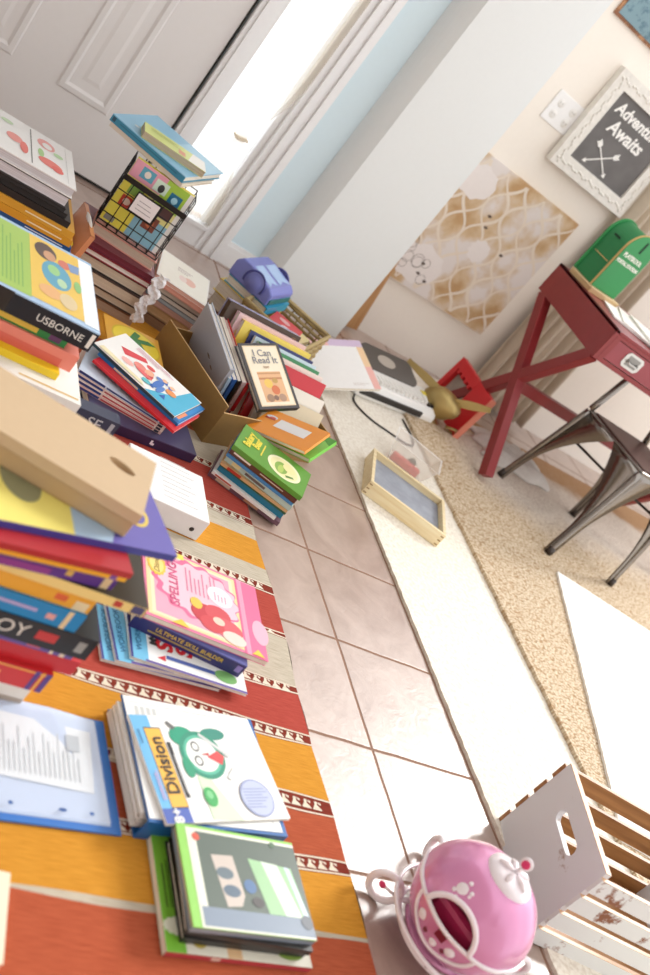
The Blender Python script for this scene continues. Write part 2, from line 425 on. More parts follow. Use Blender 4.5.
def kilim():
    red = yarn('#b24f44', '#9e4036'); rust = yarn('#b65d40', '#a24e34'); org = yarn('#d4963a', '#c2842c'); grey = yarn('#c6bcaa', '#b0a592')
    dark = yarn('#8a3a2c', '#6c2a22'); cream = yarn('#eadfce', '#d6c9b2')
    S = [(2.75,2.45,org),(2.45,2.2,rust),(2.2,2.09,grey),(2.09,2.06,'b'),(2.06,1.905,red),(1.905,1.875,'b'),(1.875,1.82,grey),(1.82,1.724,org),(1.724,1.67,grey),
         (1.67,1.636,'b'),(1.636,1.522,red),(1.522,1.497,'b'),(1.497,1.366,grey),(1.366,1.336,'b'),(1.336,1.234,red),(1.234,1.203,'b'),
         (1.203,1.076,org),(1.076,1.043,'b'),(1.043,.945,rust),(.945,.915,'b'),(.915,.802,org),(.802,.79,grey),(.79,.3,rust)]
    mb = MB(); x0, x1, n = .05, 1.30, 50; H = .006
    rr = random.Random(3); ph = [rr.random()*6 for _ in range(60)]
    def wav(i, x): return .0035*math.sin(x*7+ph[i])+.002*math.sin(x*19+ph[i]*2)
    def ex(y): return x1+.005*math.sin(y*9)+.003*math.sin(y*31)
    for i, (ya, yb, m) in enumerate(S):
        band = m == 'b'
        vs = []
        for j in range(n+1):
            u = j/n
            for y, k in ((ya, i), (yb, i+1)):
                xx = x0+(ex(y)-x0)*u
                vs.append((xx, y+wav(k, xx), H))
        mb.add(vs, [(2*j, 2*j+1, 2*j+3, 2*j+2) for j in range(n)], dark if band else m)
        if band:
            c = (ya+yb)/2; h = (ya-yb)/2; x = x0+.005; L = .026
            while x < x1-L:
                yy = c+(wav(i,x)+wav(i+1,x))/2
                def q(p): return [(x+u*L, yy+v*h, H+.0006) for u, v in p]
                mb.add(q([(.05,-.55),(.95,-.55),(.8,-.2),(.55,.1),(.6,.55),(.35,.6),(.3,.1),(.15,-.25)]), [tuple(range(8))], cream)
                mb.add(q([(.6,.55),(.95,.45),(.9,.15),(.75,.25)]), [(0,1,2,3)], cream)
                x += L
            for e_, s_ in ((ya, -1), (yb, 1)):
                k = i if e_ == ya else i+1
                vs = []
                for j in range(n+1):
                    xx = x0+(ex(e_)-x0)*j/n; vs += [(xx, e_+wav(k,xx)+s_*.001, H+.0005), (xx, e_+wav(k,xx)+s_*.0045, H+.0005)]
                mb.add(vs, [(2*j, 2*j+1, 2*j+3, 2*j+2) for j in range(n)], cream)
    # selvedge
    vs = []; K = 80
    for j in range(K+1):
        y = .3+2.45*j/K; vs += [(ex(y), y, H), (ex(y)+.003, y, 0)]
    mb.add(vs, [(2*j, 2*j+1, 2*j+3, 2*j+2) for j in range(K)], grey)
    mb.box((x0, .3, 0), (x1-.008, 2.75, .003), grey)
    tag(mb.build('kilim_rug'), 'striped red, orange and grey flat-woven kilim rug under the piles of books', 'rug')
kilim()
def rug_slab(name, label, pts, z0, z1, m, noise=.004, seg=.02):
    mb = MB(); P = []
    rr = random.Random(5)
    for i in range(len(pts)):
        a, b = Vector(pts[i]), Vector(pts[(i+1) % len(pts)]); L = (b-a).length; k = max(1, int(L/seg))
        nrm = Vector((b-a).yx)/L
        for j in range(k):
            P.append(a+(b-a)*j/k+Vector((nrm.x, -nrm.y))*(rr.random()-.5)*noise)
    mb.prism(P, z0, z1, m)
    return tag(mb.build(name), label, 'rug')
cream_m = yarn('#f1eadd', '#dfd5c5', (90, 90, 90))
rug_slab('shag_rug', 'cream textured rug lying on the tiles under the wooden tray', [(1.812,.3),(2.6,.3),(2.75,3.62),(2.12,3.40),(1.80,3.15)], 0, .009, cream_m)
def jute_mat():
    m = bpy.data.materials.new('jute'); m.use_nodes = True
    nt = m.node_tree; N = nt.nodes; L = nt.links; b = N['Principled BSDF']; b.inputs['Roughness'].default_value = .95; b.inputs['Specular IOR Level'].default_value = .1
    g = N.new('ShaderNodeNewGeometry'); sp = N.new('ShaderNodeSeparateXYZ'); L.new(g.outputs['Position'], sp.inputs[0])
    mp = N.new('ShaderNodeMapping'); mp.inputs['Scale'].default_value = (95, 150, 1); L.new(g.outputs['Position'], mp.inputs[0])
    vo = N.new('ShaderNodeTexVoronoi'); vo.inputs['Scale'].default_value = 1; L.new(mp.outputs[0], vo.inputs['Vector'])
    r = N.new('ShaderNodeValToRGB'); e = r.color_ramp.elements; e[0].position = .1; e[0].color = lin('#e8d9c0'); e[1].position = .9; e[1].color = lin('#a88864')
    L.new(vo.outputs['Distance'], r.inputs[0])
    # a pale grey band, reflected light painted in, and a brown border cross the far end
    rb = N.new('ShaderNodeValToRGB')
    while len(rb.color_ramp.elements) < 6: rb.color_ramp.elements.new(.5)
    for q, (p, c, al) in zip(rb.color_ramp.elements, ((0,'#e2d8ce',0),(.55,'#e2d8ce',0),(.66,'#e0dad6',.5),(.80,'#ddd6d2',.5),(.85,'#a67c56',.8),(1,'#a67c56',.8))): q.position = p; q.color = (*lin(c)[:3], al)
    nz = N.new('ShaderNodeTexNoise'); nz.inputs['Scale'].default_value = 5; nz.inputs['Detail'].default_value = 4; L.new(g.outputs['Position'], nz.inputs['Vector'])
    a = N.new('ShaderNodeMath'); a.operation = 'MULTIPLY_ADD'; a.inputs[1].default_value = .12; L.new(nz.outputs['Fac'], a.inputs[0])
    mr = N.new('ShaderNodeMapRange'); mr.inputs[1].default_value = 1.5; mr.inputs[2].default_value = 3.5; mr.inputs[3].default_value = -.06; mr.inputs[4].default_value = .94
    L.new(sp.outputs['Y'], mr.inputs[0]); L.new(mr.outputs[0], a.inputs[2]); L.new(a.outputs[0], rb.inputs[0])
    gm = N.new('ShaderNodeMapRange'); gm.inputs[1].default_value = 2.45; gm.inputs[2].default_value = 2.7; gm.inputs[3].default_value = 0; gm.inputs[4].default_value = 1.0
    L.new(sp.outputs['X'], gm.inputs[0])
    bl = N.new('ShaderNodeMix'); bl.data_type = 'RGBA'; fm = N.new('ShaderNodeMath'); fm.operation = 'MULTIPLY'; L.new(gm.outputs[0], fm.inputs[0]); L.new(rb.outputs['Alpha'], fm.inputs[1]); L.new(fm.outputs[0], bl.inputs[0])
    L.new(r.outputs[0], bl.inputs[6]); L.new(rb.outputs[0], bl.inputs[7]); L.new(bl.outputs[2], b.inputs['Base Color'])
    bp = N.new('ShaderNodeBump'); bp.inputs['Strength'].default_value = .8; bp.inputs['Distance'].default_value = .006; bp.invert = True
    L.new(vo.outputs['Distance'], bp.inputs['Height']); L.new(bp.outputs['Normal'], b.inputs['Normal'])
    return m
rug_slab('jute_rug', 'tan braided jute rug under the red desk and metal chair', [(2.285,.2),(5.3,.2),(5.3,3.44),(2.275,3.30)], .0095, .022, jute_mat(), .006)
rug_slab('cotton_rug', 'bright white flat rug laid over the jute rug, cut off by the photo edge', [(2.775,2.365),(2.39,1.42),(2.285,1.17),(3.3,.90),(3.75,2.14)], .0225, .031, yarn('#faf8f4', '#f0ece6', (60, 60, 60)), .004)

# ------------------------------------------------------------------ things on the desk-side wall
def canvas():
    r = thing('canvas_picture', 'unframed canvas with a tan and white trellis pattern, on the wall above the brass ornament', 'picture', (2.45,3.67,.585))
    m = bpy.data.materials.new('printed_canvas'); m.use_nodes = True; nt = m.node_tree; N = nt.nodes; L = nt.links; b = N['Principled BSDF']; b.inputs['Roughness'].default_value = .7
    tc = N.new('ShaderNodeTexCoord'); nz = N.new('ShaderNodeTexNoise'); nz.inputs['Scale'].default_value = 5; nz.inputs['Detail'].default_value = 6
    L.new(tc.outputs['Object'], nz.inputs['Vector'])
    rp = N.new('ShaderNodeValToRGB'); e = rp.color_ramp.elements
    e[0].position = .38; e[0].color = lin('#bd976a'); e[1].position = .57; e[1].color = lin('#e2d9d4'); k = e.new(.47); k.color = lin('#d2b896')
    L.new(nz.outputs['Fac'], rp.inputs[0]); L.new(rp.outputs[0], b.inputs['Base Color'])
    W, H = .64, .62
    mb = MB(); mb.box((-W/2,-.022,-H/2), (W/2,0,H/2), m); mb.build('stretched_canvas', r)
    mb = MB(); pale = mat('#e8dac9', .7)
    def ogee(cx, cz, a, h):
        P = []
        for i in range(33):
            t = i/32*2*PI; P.append((cx+a*math.copysign(abs(math.cos(t))**.8, math.cos(t))*(1-.28*math.sin(t)**2*abs(math.cos(t))), cz+h*math.sin(t)))
        return P
    def ribbon(P, wd, mm, y):
        vs = []; P = [Vector((p[0], p[1])) for p in P]
        for i, p in enumerate(P):
            d = (P[min(i+1, len(P)-1)]-P[max(i-1, 0)])
            if d.length < 1e-6: d = Vector((1, 0))
            d.normalize(); n_ = Vector((-d.y, d.x))*wd/2
            for q in (p+n_, p-n_): vs.append((max(-W/2, min(W/2, q.x)), y, max(-H/2, min(H/2, q.y))))
        mb.add(vs, [(2*i, 2*i+1, 2*i+3, 2*i+2) for i in range(len(P)-1)], mm)
    sx, sz = .108, .155
    for i in range(-4, 5):
        for j in range(-3, 4):
            for s in (1, -1):
                nr = .00004*((i*7+j*3+(s+1)) % 11)
                P = []
                for k2 in range(13):
                    t = k2/12; P.append((i*sx+s*(t-.5)*sx/1.0+.014*s*math.sin(2*PI*t), j*sz+(t-.5)*sz))
                P = [p for p in P if abs(p[0]) <= W/2-.001 and abs(p[1]) <= H/2-.001]
                if len(P) > 1: ribbon(P, .011+.003*math.sin(i*3+j), pale, -.0226-nr)
    mb.build('trellis_pattern', r)
    mb = MB(); ink = mat('#7d7068', .7); dk = mat('#5a4a40', .7); wh = mat('#ece4e0', .7)
    rr = random.Random(11)
    def blob(cx, cz, rx, rz, mm, y): mb.add([(cx+rx*math.cos(t*PI/12)*(1+.12*math.sin(3*t)), y, cz+rz*math.sin(t*PI/12)*(1+.1*math.cos(2*t))) for t in range(24)], [tuple(range(24))], mm)
    for cx, cz, a, h in ((-.17,-.2,.12,.085),(-.2,.2,.09,.07),(.02,-.02,.05,.05)): blob(cx, cz, a, h, wh, -.0233)
    for q in range(9):
        cx, cz = -.17+(rr.random()-.5)*.2, -.2+(rr.random()-.5)*.13; rad = .018+.012*rr.random()
        ribbon([(cx+rad*math.cos(t*PI/8), cz+rad*math.sin(t*PI/8)) for t in range(17)], .002, ink, -.0237)
    for cx, cz in ((-.27,-.2),(-.15,-.19),(-.14,-.235),(-.09,-.25),(-.05,.12),(-.03,.075),(.12,.02)): blob(cx, cz, .010, .006, dk, -.0240)
    mb.build('ink_drawing', r)
canvas()
def switch_plate():
    r = thing('outlet_plate', 'white two-gang wall plate beside the chalkboard sign', 'wall plate', (2.345,3.67,1.178))
    r.location = (2.36,3.67,1.178)
    mb = MB(); mb.box((-.075,-.006,-.062),(.075,0,.062), white); mb.build('plate', r, bevel=.003)
    for x in (-.035,.035):
        for z in (-.024,.024):
            mb = MB(); mb.lathe([(.0001,.001),(.017,.001),(.018,0)], mat('#eeebe6', .4), 20, Matrix.Translation((x,-.0062,z)) @ Matrix.Rotation(R(90), 4, 'X'))
            dk = mat('#8d857c', .5)
            for q in (-.006,.006): mb.box((x+q-.001,-.0078,z-.004),(x+q+.001,-.0072,z+.005), dk)
            mb.build('socket', r)
switch_plate()
r = thing('outlet_plate', 'small white wall plate low on the wall behind the red desk legs', 'wall plate', (2.98,3.67,.31))
mb = MB(); mb.box((-.036,-.006,-.058),(.036,0,.058), white); mb.build('plate', r, bevel=.003)
for z in (-.024,.024):
    mb = MB(); mb.lathe([(.0001,.001),(.017,.001),(.018,0)], mat('#eeebe6', .4), 20, Matrix.Translation((0,-.0062,z)) @ Matrix.Rotation(R(90), 4, 'X')); mb.build('socket', r)

def chalk_sign():
    W, H = .46, .425
    r = thing('chalkboard_sign', 'white-framed chalkboard sign reading Adventure Awaits, over two crossed arrows', 'sign', (2.425+W/2,3.645,1.018+H/2-.0), (R(-2),0,R(0)))
    fm = mat('#f0ebe2', .6, 0, .25, .5, 45); B = .062
    mb = MB()
    for z0, z1, x0, x1 in ((-H/2,-H/2+B,-W/2,W/2),(H/2-B,H/2,-W/2,W/2),(-H/2+B,H/2-B,-W/2,-W/2+B),(-H/2+B,H/2-B,W/2-B,W/2)):
        mb.box((x0,-.018,z0),(x1,.018,z1), fm)
    # carved beads in the frame
    rr = random.Random(2)
    for i in range(26):
        t = i/26
        for zz in (-H/2+B*.5, H/2-B*.5): mb.ell((-W/2+.02+t*(W-.04),-.019,zz+.006*math.sin(i*1.7)), (.008,.004,.005), fm, n=8)
        for xx in (-W/2+B*.5, W/2-B*.5): mb.ell((xx+.006*math.sin(i*1.7),-.019,-H/2+.02+t*(H-.04)), (.005,.004,.008), fm, n=8)
    mb.build('frame', r)
    bd = mat('#7d7977', .85, 0, .55, 0, 9)
    mb = MB(); mb.box((-W/2+B-.002,-.006,-H/2+B-.002),(W/2-B+.002,.006,H/2-B+.002), bd); mb.build('board', r)
    ch = mat('#f6f3ee', .9)
    text(r, 'Adventure', .064, (.0,-.0085,.098), (R(90),0,0), ch, 'lettering', shear=.15, bold=.002)
    text(r, 'Awaits', .074, (-.01,-.0085,.030), (R(90),0,0), ch, 'lettering', shear=.15, bold=.002)
    for s in (1, -1):
        mb = MB(); M = Matrix.Translation((-.035,-.0078-.0006*(s+1),-.085)) @ Matrix.Rotation(R(36*s), 4, 'Y') @ Matrix.Scale(.82, 4)
        mb.box((-.085,-.0008,-.003),(.085,0,.003), ch, M)
        def tri(pts): mb.prism([(p[0], p[1]) for p in pts], 0, .0012, ch, M @ Matrix.Rotation(R(90), 4, 'X'))
        tri([(s*.085,-.013),(s*.085+s*.022,0),(s*.085,.013)])
        for k in range(3):
            x = -s*(.062+.011*k); tri([(x,0),(x-s*.008,.014),(x-s*.017,.014),(x-s*.009,0),(x-s*.017,-.014),(x-s*.008,-.014)])
        mb.build('arrow', r)
chalk_sign()
# teal plank picture, only its lower corner in the photo
r = thing('painted_star', 'teal wooden wall star with a rusty edge, cut off by the photo corner', 'wall decoration', (2.244,3.6698,1.548))
mb = MB(); teal = worn_paint('#7f9ca6', '#5f7f8c', .45, 30); rust_ = worn_paint('#8a5a3c', '#b3825a', .5, 30)
mb.prism([(0,0),(.34,0),(.34,.34),(0,.34)], 0, .012, rust_, Matrix.Rotation(R(90), 4, 'X')); mb.build('rusty_backing', r)
mb = MB(); c_ = Vector((.16,.17,.045)); base = [Vector(p) for p in ((.012,.012,.013),(.16,.0115,.013),(.33,.012,.013),(.33,.33,.013),(.012,.33,.013))]
M_ = Matrix.Rotation(R(90), 4, 'X')
for i in range(5):
    a_, b_ = base[i], base[(i+1) % 5]; mid = (a_+b_)/2; mid.z = .022
    mb.add([M_ @ a_, M_ @ mid, M_ @ c_], [(0,1,2)], teal); mb.add([M_ @ mid, M_ @ b_, M_ @ c_], [(0,1,2)], teal)
    mb.add([M_ @ a_, M_ @ b_, M_ @ mid], [(0,1,2)], teal)
mb.build('teal_star', r)

# leaning plank in the nook beside the pillar
r = thing('wooden_plank', 'brown wooden plank leaning in the nook behind the corner of the grey wall', 'plank', (2.163,3.60,.0095), (R(-1),R(-8.5),0))
mb = MB(); mb.box((-.06,-.012,.0),(.06,.012,.62), wood_mat('#a8764a', '#c39663', (40,40,3))); mb.build('board', r)
mb = MB(); mb.lathe([(.0001,.0012),(.006,.001),(.007,0)], mat('#6a4428', .6), 14, Matrix.Translation((.03,-.0122,.22)) @ Matrix.Rotation(R(90), 4, 'X')); mb.build('knot', r)

# ------------------------------------------------------------------ red desk
def desk():
    r = thing('desk', 'red painted wooden desk with crossed legs and one drawer with a silver pull', 'desk', (2.567,2.80,.0225))
    red = mat('#8c2a2c', .38, 0, .22, .15, 25)
    D, L, T = .505, 1.25, .752
    mb = MB(); mb.box((0,0,.622),(.02,D,T), red); mb.build('side_apron', r, bevel=.002)
    mb = MB(); mb.box((.02,D-.02,.622),(L,D,T-.012), red); mb.build('back_apron', r)
    mb = MB(); mb.box((.0,0,T-.012),(L,D,T+.0), red); mb.build('desktop', r, bevel=.002)
    mb = MB()
    mb.box((.02,.0,.622),(L,.018,.639), red); mb.box((.02,0,T-.026),(L,.018,T-.012), red)
    mb.box((.02,0,.639),(.045,.018,T-.026), red); mb.box((.40,0,.639),(.425,.018,T-.026), red); mb.box((L-.1,0,.639),(L,.018,T-.026), red)
    mb.build('front_apron', r)
    mb = MB(); mb.box((.048,.003,.642),(.397,.30,T-.029), mat('#983c44', .35, 0, .18, .1, 25)); dr = mb.build('drawer', r)
    sil = mat('#c9c6c0', .3, 1)
    mb = MB()
    pl = [(-.048,-.018),(-.036,-.030),(.036,-.030),(.048,-.018),(.048,.018),(.036,.030),(-.036,.030),(-.048,.018)]
    mb.prism(pl, 0, .003, sil, Matrix.Translation((.165,.003,.685)) @ Matrix.Rotation(R(90), 4, 'X'))
    mb.prism([(-.03,-.02),(.03,-.02),(.03,.02),(-.03,.02)], .003, .0042, mat('#8d8a86', .4, 1), Matrix.Translation((.165,.003,.685)) @ Matrix.Rotation(R(90), 4, 'X'))
    mb.tube([(.14,-.003,.687),(.14,-.012,.679),(.19,-.012,.679),(.19,-.003,.687)], .003, sil, 8)
    o = mb.build('drawer_pull', dr); o['label'] = 'silver recessed drawer pull'
    mb = MB(); mb.box((.428,.003,.642),(L-.103,.30,T-.029), mat('#983c44', .35, 0, .18, .1, 25)); dr2 = mb.build('drawer', r)
    def bar(mb, a, b, wx, th):
        a, b = Vector(a), Vector(b); d = (b-a).normalized(); n = Vector((1,0,0)); s = d.cross(n).normalized()
        vs = [p+n*wx*i+s*th*j for p in (a, b) for i, j in ((-.5,-.5),(.5,-.5),(.5,.5),(-.5,.5))]
        mb.add(vs, [(3,2,1,0),(4,5,6,7),(0,1,5,4),(1,2,6,5),(2,3,7,6),(3,0,4,7)], red)
    for x in (.022, L-.03):
        mb = MB(); bar(mb, (x,-.01,.024), (x,D-.035,.628), .042, .045); mb.build('leg', r, bevel=.002)
        mb = MB(); bar(mb, (x+.0005,.03,.628), (x+.0005,D-.01,.024), .040, .045); mb.build('leg', r, bevel=.002)
    mb = MB(); mb.box((.04,.235,.30),(L-.05,.268,.345), red); mb.build('stretcher', r, bevel=.002)
desk()

# ------------------------------------------------------------------ things on the desk
def mailbox():
    r = thing('toy_mailbox', 'green toy mailbox with a rounded top and white lettering, on the red desk', 'toy mailbox', (2.703,3.160,.7985), (0,0,R(14)))
    g1 = mat('#2f8f4e', .55, 0, .12); g2 = mat('#1f7a42', .55, 0, .12); ed = mat('#c9a86a', .6)
    W, H, D = .176, .262, .115; rad = W/2
    def prof(s=1): return [(-rad*s,0)]+[(-rad*s*math.cos(i*PI/18), (H-rad)+rad*s*math.sin(i*PI/18)) for i in range(19)]+[(rad*s,0)]
    M = Matrix.Rotation(R(90), 4, 'X')
    mb = MB(); mb.prism(prof(.93), -D, -.012, g2, M); mb.build('body', r)
    mb = MB(); mb.prism(prof(1.0), -.012, -.003, ed, M); mb.prism(prof(.985), -.003, 0, g1, M); f = mb.build('front', r)
    mb = MB(); mb.prism(prof(1.0), -D-.012, -D, g1, M); mb.build('back', r)
    dk = mat('#10301e', .8)
    mb = MB(); mb.box((-.006,-.0012,.190),(.006,-.0002,.240), dk); mb.build('slot', r)
    mb = MB(); mb.box((-.0865,.05,.185),(-.0858,.085,.193), dk); mb.build('slot', r)
    wm = mat('#f0efe2', .6)
    text(r, 'PLAYSKOOL', .024, (-.004,-.0008,.160), (R(90),0,0), wm, 'lettering', bold=.0009)
    text(r, 'POSTAL STATION', .0195, (-.004,-.0008,.130), (R(90),0,0), wm, 'lettering', bold=.0009)
    mb = MB(); mb.tube([(-.088,.02,.10),(-.089,.10,.10)], .002, ed, 8); mb.build('hinge_rod', r)
mailbox()
r = thing('flat_box', 'thin tan box under the green toy mailbox on the red desk', 'box', (2.69,3.20,.7750), (0,0,R(14)))
mb = MB(); mb.box((-.105,-.065,0),(.105,.065,.015), mat('#c9a878', .6)); mb.build('body', r, bevel=.001)
mb = MB(); mb.box((-.107,-.067,.015),(.107,.067,.022), mat('#d6b88a', .6)); mb.build('lid', r, bevel=.001)
pw = mat('#f6f2ec', .7)
for i, (x, y, z, a, w_, d_, t_, lb) in enumerate(((2.80,3.06,.7755,-20,.21,.29,.006,'loose white papers over the red desk edge, at the bottom of the heap'),
        (2.86,3.02,.7825,-31,.21,.28,.005,'slanting sheaf of white paper in the middle of the heap on the red desk'),
        (2.94,2.99,.7885,-12,.20,.27,.008,'topmost sheaf of white paper in the heap on the red desk'))):
    r = thing('paper_sheaf', lb, 'paper', (x,y,z), (0,0,R(a)), 'papers heaped on the red desk')
    mb = MB(); mb.box((-w_/2,-d_/2,0),(w_/2,d_/2,t_), page_mat('#f6f2ec')); mb.build('sheets', r)
r = thing('envelope', 'white folded paper standing against the front of the green toy mailbox', 'paper', (2.83,3.27,.7765), (R(-12),0,R(20)))
mb = MB(); mb.add([(-.05,0,0),(.035,0,0),(.045,0,.035),(.02,.001,.03),(.015,.001,.065),(-.015,.001,.06),(-.03,.001,.03)], [tuple(range(7))], pw)
mb.add([(-.05,.002,0),(.035,.002,0),(.045,.002,.035),(.02,.003,.03),(.015,.003,.065),(-.015,.003,.06),(-.03,.003,.03)], [tuple(range(7))], pw); mb.build('folded_sheet', r)
book('small salmon-red book lying beside the papers on the red desk', .17, .11, .035, '#d9644a', (3.09,3.10,.7765), -38, 'C', 'S', True, name='hardcover_book', pages='#e7b89b')
def brushes():
    r = thing('wooden_crate_box', 'brown slatted wooden box at the right edge of the red desk', 'box', (3.30,3.20,.7755), (0,0,R(10)))
    wm = wood_mat('#8d6a48', '#b8926a', (3,30,30))
    mb = MB()
    for k in range(4):
        mb.box((-.10,-.07,.004+.036*k),(.10,-.062,.034+.036*k), wm); mb.box((-.10,.062,.004+.036*k),(.10,.07,.034+.036*k), wm)
    mb.build('side_slats', r)
    for x in (-.1,.092):
        mb = MB(); mb.box((x,-.062,0),(x+.008,.062,.15), wm); mb.build('end_panel', r)
    mb = MB(); mb.box((-.09,-.06,0),(.09,.06,.006), wm); mb.build('base', r)
brushes()

# tan drape falling behind the desk
def drape():
    r = thing('drape', 'tan linen drape hanging in folds behind the red desk', 'curtain', (3.02,3.60,.024))
    m = mat('#d3c4b0', .9, 0, .15, .2, 40)
    mb = MB(); nx, nz = 120, 24; vs = []; fs = []
    for j in range(nz+1):
        z = j/nz*2.0
        for i in range(nx+1):
            u = i/nx
            x = -.14+u*(.34+.06*(1-z/2))
            y = .028*math.sin(u*44+.5*math.sin(z*2))*(.75+.25*math.sin(u*9+z))+.010*math.sin(u*23+z)
            vs.append((x, y, z))
    for j in range(nz):
        for i in range(nx): a = j*(nx+1)+i; fs.append((a,a+1,a+nx+2,a+nx+1))
    mb.add(vs, fs, m, True); o = mb.build('cloth', r)
    s = o.modifiers.new('thickness', 'SOLIDIFY'); s.thickness = .002
drape()
def crumple(name, label, loc, sx, sy, h, m, seed, cat):
    rr = random.Random(seed); mb = MB(); n = 26; vs = []; fs = []
    ph = [(rr.uniform(6,16), rr.uniform(6,16), rr.random()*6) for _ in range(5)]
    for j in range(n+1):
        for i in range(n+1):
            u, v = i/n*2-1, j/n*2-1; e = max(0, 1-max(abs(u), abs(v))**4)
            q = sum(abs(math.sin(a*u+b*v+c)) for a, b, c in ph)/5
            vs.append((u*sx*(1+.12*math.sin(v*7)), v*sy*(1+.12*math.sin(u*6)), .001+h*e*(.25+q)))
    for j in range(n):
        for i in range(n): a = j*(n+1)+i; fs.append((a,a+1,a+n+2,a+n+1))
    mb.add(vs, fs, m, True); k = len(vs)
    o = mb.build(name); o.location = loc
    s = o.modifiers.new('thickness', 'SOLIDIFY'); s.thickness = .0015
    return tag(o, label, cat)
crumple('crumpled_cloth', 'crumpled greyish-white cloth on the rug under the red desk', (2.93,3.12,.024), .2, .11, .05, mat('#d6cec6', .9, 0, .2), 4, 'cloth')

# ------------------------------------------------------------------ metal chair
def chair():
    r = thing('metal_chair', 'grey metal chair with splayed legs and a low tube back, before the red desk', 'chair', (2.975,2.70,.0225))
    gm = mat('#948d86', .25, 1, .25, 0, 12); dark = mat('#4b4440', .35, .9, .15)
    T = .43
    top = {'fl': (-.155,.18), 'nl': (-.075,-.175), 'nr': (.235,-.175), 'fr': (.225,.18)}
    foot = {'fl': (-.205,.23), 'nl': (-.185,-.225), 'nr': (.195,-.225), 'fr': (.26,.23)}
    top = {'fl': (-.15,.18), 'nl': (-.09,-.175), 'nr': (.20,-.175), 'fr': (.20,.18)}
    nb = {'fl': ('nl','fr'), 'nl': ('fl','nr'), 'nr': ('nl','fr'), 'fr': ('fl','nr')}
    for k in ('fl','nl','nr','fr'):
        a = Vector((*top[k], T)); f = Vector((*foot[k], 0)); mb = MB(); n = 18
        for q in nb[k]:
            b = Vector((*top[q], T)); half = (b-a)/2; s = half.normalized(); hl = half.length
            vs = []; 
            for i in range(n+1):
                t = i/n; p = a.lerp(f, t); wd = .024+(hl-.024)*max(0, 1-t/.80)**2.1
                if t > .80: wd = .024
                inn = p+s*wd
                vs += [p, inn]
            mb.add(vs, [(2*i, 2*i+1, 2*i+3, 2*i+2) for i in range(n)], gm, True)
        o = mb.build('leg', r)
        sd = o.modifiers.new('thickness', 'SOLIDIFY'); sd.thickness = .004; sd.offset = 0
        mb = MB(); mb.tube([f+Vector((0,0,.0)), f.lerp(a, .07)], .014, dark, 10); mb.build('foot_cap', o)
        mb = MB(); mb.tube([f.lerp(a, t/12) for t in range(13)], [.010+.004*t/12 for t in range(13)], gm, 10); mb.build('corner_rib', o)
    mb = MB(); P = [top[k] for k in ('nl','nr','fr','fl')]
    mb.prism([(p[0]*1.02, p[1]*1.02) for p in P], T-.002, T+.012, gm)
    st = mb.build('seat', r, bevel=.006)
    mb = MB(); c = (sum(p[0] for p in P)/4, sum(p[1] for p in P)/4)
    mb.prism([(c[0]+(p[0]-c[0])*.9, c[1]+(p[1]-c[1])*.9) for p in P], T+.012, T+.016, mat('#5b4038', .4, .3, .2))
    o = mb.build('seat_panel', r); o['label'] = 'dark brown seat top'
    a, b = Vector((*top['fl'], T+.01)), Vector((*top['fr'], T+.01)); H = .225; lean = .02
    pts = []
    for t in range(6): pts.append(a+Vector((.05*t/5, lean*t/5, H*.82*t/5)))
    cA = pts[-1]; cB = b+Vector((-.03, lean, H*.82))
    for t in range(1, 7): pts.append(cA+Vector((.045*(1-math.cos(t*PI/12)), .004*t/6, .045*math.sin(t*PI/12))))
    for t in range(6, 0, -1): pts.append(cB+Vector((-.045*(1-math.cos(t*PI/12)), .004*t/6, .045*math.sin(t*PI/12))))
    for t in range(5, -1, -1): pts.append(b+Vector((-.03*t/5, lean*t/5, H*.82*t/5)))
    mb = MB(); mb.tube(pts, .0135, gm, 12); mb.build('backrest', r)
    for p, q in (('fl','nr'),('fr','nl')):
        a = Vector((*top[p], T)).lerp(Vector((*foot[p], 0)), .28); b = Vector((*top[q], T)).lerp(Vector((*foot[q], 0)), .28)
        mb = MB(); mb.tube([a, (a+b)/2-Vector((0,0,.008)), b], .0055, dark, 8); mb.build('brace', r)
chair()

